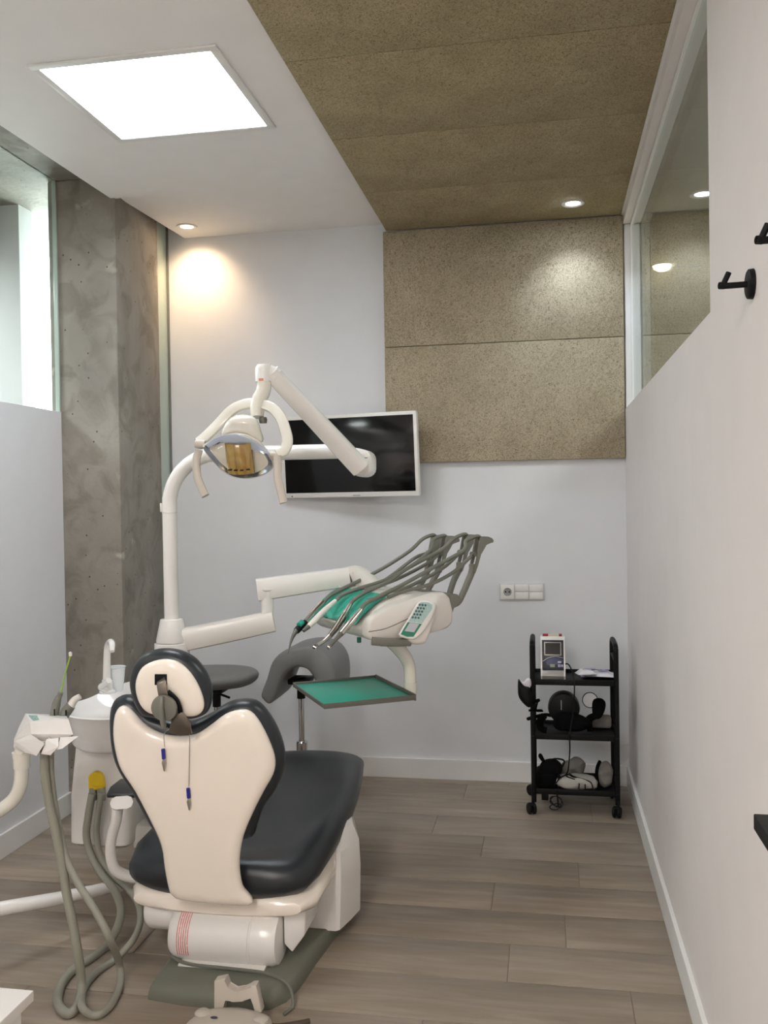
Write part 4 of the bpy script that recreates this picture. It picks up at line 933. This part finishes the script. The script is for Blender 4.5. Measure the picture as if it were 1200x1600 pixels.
# ================================================================== STOOLS
def stool(x, y, z, seatf, label, spin):
    t = thing('saddle_stool', label, 'stool', (x, y, 0), None)
    seatf(t)
    f = NB(); lathe(f, [(.02, .06), (.028, .07), (.028, .30), (.024, .305)], (x, y, 0), seg=20); lathe(f, [(.014, .28), (.014, z - .06)], (x, y, 0), seg=16); mk('gas_column', f, CHROME, t)
    f = NB(); lathe(f, [(.02, z - .15), (.02, z - .05), (.03, z - .045)], (x, y, 0), seg=16); bx(x - .05, x + .05, y - .06, y + .06, z - .075, z - .05, .006, f); tube(f, [(x + .02, y - .03, z - .08), (x + .09, y - .07, z - .09)], .006, 8, 0); mk('tilt_mechanism', f, BLACK, t)
    f = NB()
    for k in range(5):
        a = spin + 2 * PI * k / 5; bar(f, [(x, y, .085), (x + .12 * math.cos(a), y + .12 * math.sin(a), .078), (x + .235 * math.cos(a), y + .235 * math.sin(a), .062)], [.04, .026], [.03, .02], n=3)
    lathe(f, [(.04, .06), (.04, .10), (.03, .105)], (x, y, 0), seg=18); mk('star_base', f, BLACK, t)
    for k in range(5):
        a = spin + 2 * PI * k / 5; cx, cy = x + .235 * math.cos(a), y + .235 * math.sin(a)
        f = NB(); lathe(f, [(.008, -.02), (.024, -.018), (.026, -.004), (.012, -.003), (.012, .003), (.026, .004), (.024, .018), (.008, .02)], (cx, cy, .0262), (math.cos(a + 1), math.sin(a + 1), 0), seg=18); tube(f, [(cx, cy, .03), (cx, cy, .065)], .006, 8, 0); mk('caster', f, BLACK, t)
    return t
def saddle_side(t):
    # horseshoe-profile saddle seat seen from its end: arched sheet with drooping side flaps
    x, y = -1.172, 4.2
    pr = [(410, 1094), (407, 1085), (416, 1060), (424, 1035), (440, 1019), (462, 1012), (488, 1011), (510, 1022), (522, 1042), (525, 1066), (523, 1084), (512, 1088), (497, 1078), (488, 1058), (478, 1046), (462, 1044), (447, 1052), (437, 1070), (430, 1090), (420, 1101)]
    O = at(470, 1050, 4.02); U, V, N = Vector((1, 0, 0)), Vector((0, 0, 1)), Vector((0, -1, 0))
    C = closed_smooth(px_outline(pr, O, U, V, N), 3); f = NB(); R = []; cc = Vector((sum(p.x for p in C) / len(C), sum(p.y for p in C) / len(C)))
    m = len(C)
    def ins(d):
        out = []
        for i in range(m):
            tt = (C[(i + 1) % m] - C[i - 1]).normalized(); nn = Vector((-tt.y, tt.x)); out.append(C[i] + nn * d)
        return out
    area = sum(C[i].x * C[(i + 1) % m].y - C[(i + 1) % m].x * C[i].y for i in range(m)); sg = 1 if area > 0 else -1
    for yy, d in ((0.0, .016), (.004, .008), (.012, .002), (.025, 0), (.16, 0), (.30, .002), (.33, .006), (.345, .014)):
        R.append([f.verts.new(O + U * p.x + V * p.y + Vector((0, yy, 0))) for p in ins(d * sg)])
    bridge(f, R); mk('saddle_seat', f, STOOLV, t, angle=60)
def saddle_round(t):
    c = at(352, 1056, 4.2); f = NB()
    O = Vector((c.x - .03, 4.2, c.z)); ol = [(-.23, .0), (-.17, .12), (0, .17), (.13, .13), (.19, .03), (.17, -.08), (.06, -.16), (-.1, -.17), (-.2, -.1)]
    pillow(f, ol, O, Vector((1, 0, 0)), Vector((0, 1, 0)), Vector((0, 0, 1)), .035, .07, .05, .09, .04, lambda u, v: .12 * u * u * (1 if u < 0 else .6) - .06 * v * v); mk('saddle_seat', f, STOOLV, t, angle=70)
stool(-1.172, 4.20, .66, saddle_side, 'grey saddle stool in front of the back wall, beside the green tray', .65)
stool(at(338, 1056, 4.2).x, 4.2, at(352, 1056, 4.2).z - .0, saddle_round, 'grey saddle stool half hidden behind the headrest', .2)

# ================================================================== TROLLEY
X0, X1, YF, YR = -.078, .296, 4.215, 4.475
tr = thing('utility_trolley', 'black metal three-shelf trolley on casters in the right back corner', 'trolley', ((X0 + X1) / 2, (YF + YR) / 2, 0))
zs = [.098, .350, .600]
for x in (X0, X1):
    f = NB(); zt = .785 if x == X0 else .775
    tube(f, [(x, YF, .055), (x, YF, .4), (x, YF, zt - .05), (x, YF + .012, zt - .014), (x, YF + .05, zt), (x, YR - .05, zt), (x, YR - .012, zt - .014), (x, YR, zt - .05), (x, YR, .4), (x, YR, .055)], .0115, 12, 5)
    tube(f, [(x, YF, zt - .075), (x, YR, zt - .075)], .008, 10, 0); mk('side_frame', f, BLACKM, tr)
for z in zs:
    f = NB(); bx(X0, X1, YF, YR, z, z + .004, .001, f)
    bx(X0, X1, YF - .006, YF + .002, z - .006, z + .02, .002, f); bx(X0, X1, YR - .002, YR + .006, z - .006, z + .02, .002, f)
    bx(X0 - .004, X0 + .004, YF, YR, z - .004, z + .016, .001, f); bx(X1 - .004, X1 + .004, YF, YR, z - .004, z + .016, .001, f); sh = mk('shelf', f, BLACKM, tr)
    f = NB()
    for x in (X0, X1): lathe(f, [(.005, 0), (.005, .005), (.001, .006)], (x, YF - .011, z + .006), (0, -1, 0), seg=10)
    mks('bolt', f, BLACK, sh)
for x, y, a in ((X0 - .012, YF - .01, .35), (X1 - .005, YF - .012, -.3), (X0 - .014, YR, .6), (X1, YR, .2)):
    f = NB(); tube(f, [(x + .008, y + .004, .075), (x + .006, y, .042)], .007, 8, 0); bx(x - .016, x + .016, y - .012, y + .012, .038, .052, .005, f); ca = mk('caster', f, BLACK, tr)
    for s in (-1, 1):
        f = NB(); ax = Vector((math.cos(a), math.sin(a), 0)); lathe(f, [(.006, -.007), (.022, -.007), (.026, -.003), (.026, .003), (.022, .007), (.006, .007)], Vector((x, y, .0262)) + ax * .011 * s, ax, seg=22); mk('wheel', f, BLACK, ca)
# laser console on the top shelf
lz = .6045; lx = at(864, 1040, 4.28).x
ls = thing('therapy_console', 'small white medical device with black front and screen on the trolley top', 'medical device', (lx, 4.30, lz))
f = NB()
side = [(4.245, lz), (4.235, lz + .028), (4.252, lz + .052), (4.29, lz + .188), (4.305, lz + .2), (4.375, lz + .198), (4.38, lz)]
for x in (lx - .056, lx + .049): prism(f, [(x, y, z) for y, z in side], (.007, 0, 0), .002)
prism(f, [(lx - .05, 4.285, lz + .18), (lx - .05, 4.297, lz + .199), (lx - .05, 4.375, lz + .197), (lx - .05, 4.375, lz + .005), (lx - .05, 4.30, lz + .005)], (.1, 0, 0), .002); mk('case', f, WHITE, ls)
fa, fb = Vector((lx, 4.254, lz + .052)), Vector((lx, 4.289, lz + .184)); FV = (fb - fa).normalized(); FU = Vector((1, 0, 0)); FN = FU.cross(FV).normalized(); FN = FN if FN.y < 0 else -FN
FR = rot(FU, FV, FN) if rot(FU, FV, FN).determinant() > 0 else rot(FU, FV, -FN)
mid = (fa + fb) / 2
f = NB(); box(f, mid, (.098, (fb - fa).length, .006), FR, .001); fr = mk('front_panel', f, mat('console_front', (34, 38, 50), .35), ls)
f = NB(); box(f, mid + FV * .028 + FN * .004, (.078, .062, .003), FR, .001); box(f, mid + FV * .028 + FN * .004, (.07, .054, .0045), FR, .0008); mk('screen_bezel', f, STEEL, fr)
f = NB(); box(f, mid + FV * .028 + FN * .0056, (.069, .053, .002), FR); mk('screen', f, SCREEN, fr)
f = NB(); bar(f, [mid + FU * -.046 - FV * .03 + FN * .0035, mid + FU * -.02 - FV * .014 + FN * .0035, mid + FU * .015 - FV * .007 + FN * .0035, mid + FU * .046 - FV * .014 + FN * .0035], .0025, .001, up=FN, n=4); mk('swoosh', f, LCD, fr)
f = NB(); pillow(f, [(-.03, -.032), (.0, -.014), (.03, -.014), (.046, -.03), (.02, -.045), (-.02, -.05)], mid + FN * .003, FU, FV, FN, .001, .002, .0005, .002, .02); mk('printed_field', f, mat('console_blue', (62, 66, 104), .4), fr)
f = NB(); box(f, mid + FU * -.002 - FV * .05 + FN * .004, (.022, .014, .003), FR, .001); mks('key', f, mat('key_green_grey', (150, 160, 128), .4), fr)
f = NB(); box(f, mid + FU * .028 - FV * .05 + FN * .004, (.012, .014, .003), FR, .001); box(f, mid + FU * .041 - FV * .05 + FN * .004, (.012, .012, .003), FR, .001); mks('key', f, mat('key_lilac', (160, 156, 190), .4), fr)
f = NB(); box(f, mid + FU * .03 - FV * .033 + FN * .004, (.016, .008, .0015), FR); mk('dark_print', f, LCD, fr)
f = NB(); prism(f, [(lx - .05, y, z) for y, z in ((4.249, lz + .05), (4.237, lz + .028), (4.245, lz + .004), (4.26, lz + .004), (4.262, lz + .05))], (.1, 0, 0), .002); mk('lower_front', f, mat('silver_plastic', (178, 176, 170), .3, metal=.4), ls)
for dx, s in ((-.033, .026), (.036, .014)):
    f = NB(); bx(lx + dx - s / 2, lx + dx + s / 2, 4.31, 4.33, lz + .196, lz + .209, .003, f); mk('red_knob', f, RED, ls, label='dark red knob')
f = NB(); bx(lx - .017, lx + .026, 4.315, 4.345, lz + .196, lz + .205, .002, f); mk('fibre_cap', f, mat('pale_yellow', (206, 196, 160), .5), ls)
f = NB(); tube(f, [(lx + .05, 4.33, lz + .065), (lx + .07, 4.29, lz + .072), (lx + .085, 4.25, lz + .05), (lx + .093, 4.218, lz + .02), (lx + .094, 4.196, lz - .03), (lx + .088, 4.20, lz - .12), (lx + .075, 4.198, lz - .2), (lx + .07, 4.198, .36), (lx + .07, 4.2, .30), (lx + .062, 4.24, .2), (lx + .05, 4.27, .16), (lx + .055, 4.26, .125)], .0032, 8, 6); mk('cable', f, BLACK, ls)
# printed pouches lying right of the console
random.seed(3)
for i, (px, py, sx, sy, a, lb, m) in enumerate(((928, 1052, .15, .11, .1, 'lilac printed paper pouch on the trolley top, lowest of the pile', LILAC), (934, 1055, .15, .09, -.2, 'white and lilac printed pouch lying on the pile on the trolley top', PAPER), (915, 1060, .09, .06, .3, 'small pale pouch at the front of the pile beside the console', PAPER))):
    o = atz(px, py, .606 + i * .014); o.y = min(max(o.y, 4.29), 4.40); o.x = [.215, .225, .165][i]
    U = Vector((math.cos(a), math.sin(a), 0)); V = Vector((-U.y, U.x, 0)); f = NB(); n = 12; g = []
    for p in range(n + 1):
        row = []
        for q in range(n + 1):
            uu, vv = (p / n - .5) * sx, (q / n - .5) * sy; e = min(p, n - p, q, n - q) / (n / 2)
            row.append(f.verts.new(o + U * uu + V * vv + Vector((0, 0, .002 + .012 * math.sin(p * .9 + i) * math.sin(q * .7 + 2 * i) * min(1, e * 2) ** 2 * .5 + .016 * min(1, e * 2.2)))))
        g.append(row)
    bridge(f, g, caps=False, closed=False); bmesh.ops.solidify(f, geom=f.faces[:], thickness=.0015)
    t = thing('printed_pouch', lb, 'pouch', o); mk('pouch', f, m, t, angle=70)
    f = NB(); box(f, o + U * .02 + V * .0 + Vector((0, 0, .0235)), (.05, .02, .001), rot(U, V, UZ)); mk('printed_strip', f, PAPER if m is LILAC else LILAC, t)
# head-worn magnifier with round visor on the middle shelf
mz = .3545
hm = thing('head_visor', 'black head-worn magnifier with round band on the trolley middle shelf', 'head visor', (.06, 4.33, mz))
c0 = at(881, 1106, 4.32)
f = NB(); R = []
for yy, r in ((-.03, .062), (-.026, .07), (0, .074), (.05, .072), (.09, .064), (.11, .05), (.115, .03)):
    R.append([f.verts.new((c0.x + r * math.cos(a), c0.y + yy, c0.z + r * 1.0 * math.sin(a))) for a in [2 * PI * j / 32 for j in range(32)]])
bridge(f, R); mk('visor_shell', f, BLACK, hm)
f = NB(); pillow(f, [(-.06, .0), (-.02, .02), (.04, .012), (.08, -.005), (.10, -.03), (.06, -.065), (-.04, -.066), (-.07, -.04)], Vector((c0.x + .02, c0.y - .04, c0.z - .03)), Vector((1, 0, 0)), Vector((0, 0, 1)), Vector((0, -1, 0)), .03, .02, .04, .02, .02); mk('headband_pad', f, BLACKF, hm)
f = NB(); tube(f, [(c0.x - .06, c0.y - .01, c0.z - .035), (c0.x - .085, c0.y - .02, c0.z - .03), (c0.x - .13, c0.y - .04, c0.z - .035), (c0.x - .165, c0.y - .09, c0.z - .035)], .008, 10); tube(f, [(c0.x - .09, c0.y - .03, c0.z - .03), (c0.x - .11, c0.y - .03, c0.z - .06), (c0.x - .105, c0.y - .03, mz + .02), (c0.x - .08, c0.y - .03, mz + .012)], [.016, .018, .016, .014], 12); mk('strap', f, BLACKF, hm)
f = NB(); box(f, (c0.x - .012, c0.y - .032, c0.z + .02), (.003, .002, .045)); box(f, (c0.x + .045, c0.y - .055, c0.z - .028), (.012, .004, .006)); mks('light_mark', f, LCD, hm)
ey = thing('eye_shield', 'black padded eye cup with a clear round shield at the right of the middle shelf', 'eye shield', (.235, 4.3, mz))
c1 = at(909, 1094, 4.30); c2 = at(938, 1102, 4.29)
f = NB(); lathe(f, [(.001, 0), (.034, .0), (.034, .002), (.001, .002)], at(922, 1094, 4.30), (-.1, -1, .15), seg=28); mk('clear_lens', f, smooth=False, m=glass('eye_lens', (246, 248, 247), .05), parent=ey)
f = NB(); ru, rv, rn = frame((-.1, -1, .15)); tube(f, [at(922, 1094, 4.30) + ru * .0345 * math.cos(i * PI / 16) + rv * .0345 * math.sin(i * PI / 16) for i in range(33)], .0022, 8, 0); mk('lens_rim', f, BLACK, ey)
f = NB(); pillow(f, px_outline([(927, 1094), (938, 1091), (946, 1097), (945, 1110), (938, 1122), (928, 1122), (925, 1108)], c2, Vector((1, 0, 0)), Vector((0, 0, 1)), Vector((0, -1, 0))), c2, Vector((1, 0, 0)), Vector((0, 0, 1)), Vector((0, -1, 0)), .02, .02, .03, .02, .012); tube(f, [at(930, 1118, 4.3), at(920, 1125, 4.3), Vector((at(922, 1130, 4.3).x, 4.3, mz + .012))], [.016, .018, .014], 12); mk('eye_cup', f, BLACKF, ey)
gc = thing('grey_cloth', 'small grey folded cloth at the back right of the middle shelf', 'cloth', (.24, 4.42, mz))
f = NB(); box(f, (.235, 4.42, mz + .03), (.10, .06, .058), None, .014, 3); mk('folded_cloth', f, CLOTH, gc)
# goggles with white lining hanging at the left of the trolley
gg = thing('protective_goggles', 'black goggles with a white lining hung outside the left trolley post', 'goggles', at(822, 1085, 4.2))
o = at(822, 1082, 4.19); U, V, N = Vector((1, 0, 0)), Vector((0, 0, 1)), Vector((0, -1, 0))
f = NB(); pillow(f, px_outline([(810, 1061), (809, 1075), (811, 1090), (822, 1103), (829, 1104), (832, 1090), (828, 1075), (820, 1072), (814, 1066)], o, U, V, N), o, U, V, N, .025, .02, .03, .02, .012); mk('frame', f, BLACK, gg)
f = NB(); pillow(f, px_outline([(813, 1062), (818, 1066), (823, 1061), (829, 1062), (829, 1074), (816, 1074)], o, U, V, N), o + Vector((0, .012, 0)), U, V, N, .012, .01, .01, .01, .012); mk('lining', f, PAPER, gg)
f = NB(); tube(f, [at(828, 1098, 4.19), at(836, 1096, 4.2), at(842, 1094, 4.22)], .008, 10); tube(f, [at(840, 1096, 4.22), at(838, 1110, 4.22), at(848, 1111, 4.25)], .004, 8); tube(f, [at(826, 1110, 4.19), at(834, 1110, 4.195), at(846, 1110, 4.25)], .0055, 8, 3); mk('strap', f, BLACKF, gg)
# bottom shelf: black bag, cables, white cushion bags
bz = .1025
bg = thing('black_bag', 'small black padded bag at the left of the trolley bottom shelf', 'bag', (-.02, 4.29, bz))
f = NB(); box(f, (-.02, 4.29, bz + .045), (.10, .10, .088), None, .02, 3); mk('bag_body', f, BLACKF, bg)
f = NB(); pillow(f, [(-.05, 0), (-.03, .035), (.02, .045), (.055, .02), (.05, -.02), (0, -.03), (-.04, -.025)], Vector((-.005, 4.27, bz + .09)), U, V, N, .03, .02, .04, .02, .015); mk('bag_flap', f, BLACKF, bg)
f = NB(); tube(f, [(-.02, 4.26, bz + .11), (-.045, 4.255, bz + .14), (-.052, 4.25, bz + .155), (-.045, 4.25, bz + .16), (-.03, 4.255, bz + .13), (-.015, 4.26, bz + .10)], .005, 8); mk('strap_loop', f, BLACKF, bg)
def bag(name, lb, x, y, z, sx, sy, sz, m, seed, rz=0.):
    t = thing(name, lb, 'pouch' if 'pouch' in name else 'cushion', (x, y, z)); rnd = random.Random(seed); f = NB(); n = 18; R = []
    ph_ = [rnd.uniform(0, 6) for _ in range(6)]
    for i in range(n + 1):
        th_ = PI * i / n; row = []
        for j in range(28):
            a = 2 * PI * j / 28; k = 1 + .11 * math.sin(3 * a + ph_[0] + th_ * 2) + .09 * math.sin(5 * a + ph_[1]) * math.sin(th_ * 3 + ph_[2]) + .04 * math.sin(8 * a + ph_[4] + 4 * th_)
            px_, py_, pz_ = sx * max(math.sin(th_), .01) ** .7 * math.cos(a) * k, sy * max(math.sin(th_), .01) ** .7 * math.sin(a) * k, -sz * math.copysign(abs(math.cos(th_)) ** .8, math.cos(th_)) * (1 + .06 * math.sin(4 * a + ph_[3]) * math.sin(th_))
            row.append(f.verts.new((x + px_ * math.cos(rz) - py_ * math.sin(rz), y + px_ * math.sin(rz) + py_ * math.cos(rz), z + sz + pz_)))
        R.append(row)
    bridge(f, R); mk('cloth_body', f, m, t, angle=70); return t
wb = bag('white_cushion', 'flat rounded white cushion with black cables over it on the bottom shelf', .115, 4.275, bz + .002, .098, .055, .032, CLOTHW, 1)
f = NB()
c = (.115, 4.275, bz)
for a0, a1 in ((-.9, .1), (-.45, .45), (-.2, .85)):
    tube(f, [(c[0] - .03, c[1] - .0, c[2] + .069), (c[0] + a0 * .05, c[1] - .03, c[2] + .066), (c[0] + a1 * .07 + .0, c[1] - .048, c[2] + .05), (c[0] + a1 * .085, c[1] - .06, c[2] + .018)], .0028, 8, 5)
tube(f, [(c[0] - .03, c[1], c[2] + .069), (c[0] - .07, c[1] - .03, c[2] + .06), (c[0] - .098, c[1] - .045, c[2] + .03)], .0028, 8, 5); mk('cable', f, BLACK, wb)
def crumple(name, cat, lb, pxs, Y, loc, th):
    t = thing(name, lb, cat, loc); o = at(pxs[0][0], pxs[0][1] + 15, Y); f = NB()
    pillow(f, px_outline(pxs, o, U, V, N), o, U, V, N, th, th * .8, .03, .03, .010, lambda u, v: .006 * math.sin(u * 95 + v * 60) + .005 * math.sin(v * 120 - u * 50), 2)
    mk('cloth_body', f, CLOTH, t, angle=50); return t
U, V, N = Vector((1, 0, 0)), Vector((0, 0, 1)), Vector((0, -1, 0))
crumple('grey_cushion', 'cushion', 'crumpled grey cushion standing behind the white one on the bottom shelf', [(878, 1193), (888, 1188), (897, 1183), (907, 1185), (915, 1192), (913, 1204), (909, 1214), (908, 1224), (882, 1224), (875, 1207)], 4.385, (.10, 4.385, bz), .032)
rb = crumple('grey_pouch', 'pouch', 'grey pouch with a black strap at the right of the bottom shelf', [(933, 1198), (945, 1188), (953, 1193), (958, 1203), (957, 1214), (954, 1229), (936, 1229), (932, 1213)], 4.33, (.235, 4.33, bz), .03)
f = NB(); tube(f, [(.215, 4.305, bz + .01), (.208, 4.30, bz + .06), (.212, 4.305, bz + .095), (.225, 4.325, bz + .118)], .008, 10); mk('strap', f, BLACKF, rb)
cc = thing('cable_bundle', 'looped black cable at the back of the black bag on the bottom shelf', 'cable', (.04, 4.28, bz))
f = NB(); tube(f, [(.03, 4.25, bz + .03), (.035, 4.25, bz + .09), (.0, 4.26, bz + .125), (.02, 4.28, bz + .135), (.06, 4.29, bz + .125), (.05, 4.27, bz + .10), (.03, 4.26, bz + .08), (.045, 4.25, bz + .05), (.04, 4.255, bz + .006)], .004, 8); mk('loop', f, BLACK, cc)
cl = thing('cable_coil', 'thin black cable coil hanging below the bottom shelf to the floor', 'cable', at(868, 1262, 4.19))
f = NB(); o = at(869, 1256, 4.195)
pts = [o + Vector((.005, .01, .062))]
for i in range(26):
    a = i * .75 - 1; pts.append(o + Vector((.026 * math.cos(a) + .004 * math.sin(i * 1.7), .012 * math.sin(a * .5), .018 * math.sin(a) + .014 * math.sin(i * .37))))
tube(f, pts + [o + Vector((.0, .01, .06))], .0024, 6, 4); mk('coil', f, BLACK, cl)
ad = thing('power_adapter', 'small black power adapter hanging under the bottom shelf', 'adapter', (at(851, 1243, 4.23).x, 4.24, .06))
mk('adapter_body', bx(at(846, 1240, 4.23).x, at(857, 1240, 4.23).x, 4.225, 4.27, .058, .0965, .004), BLACK, ad)
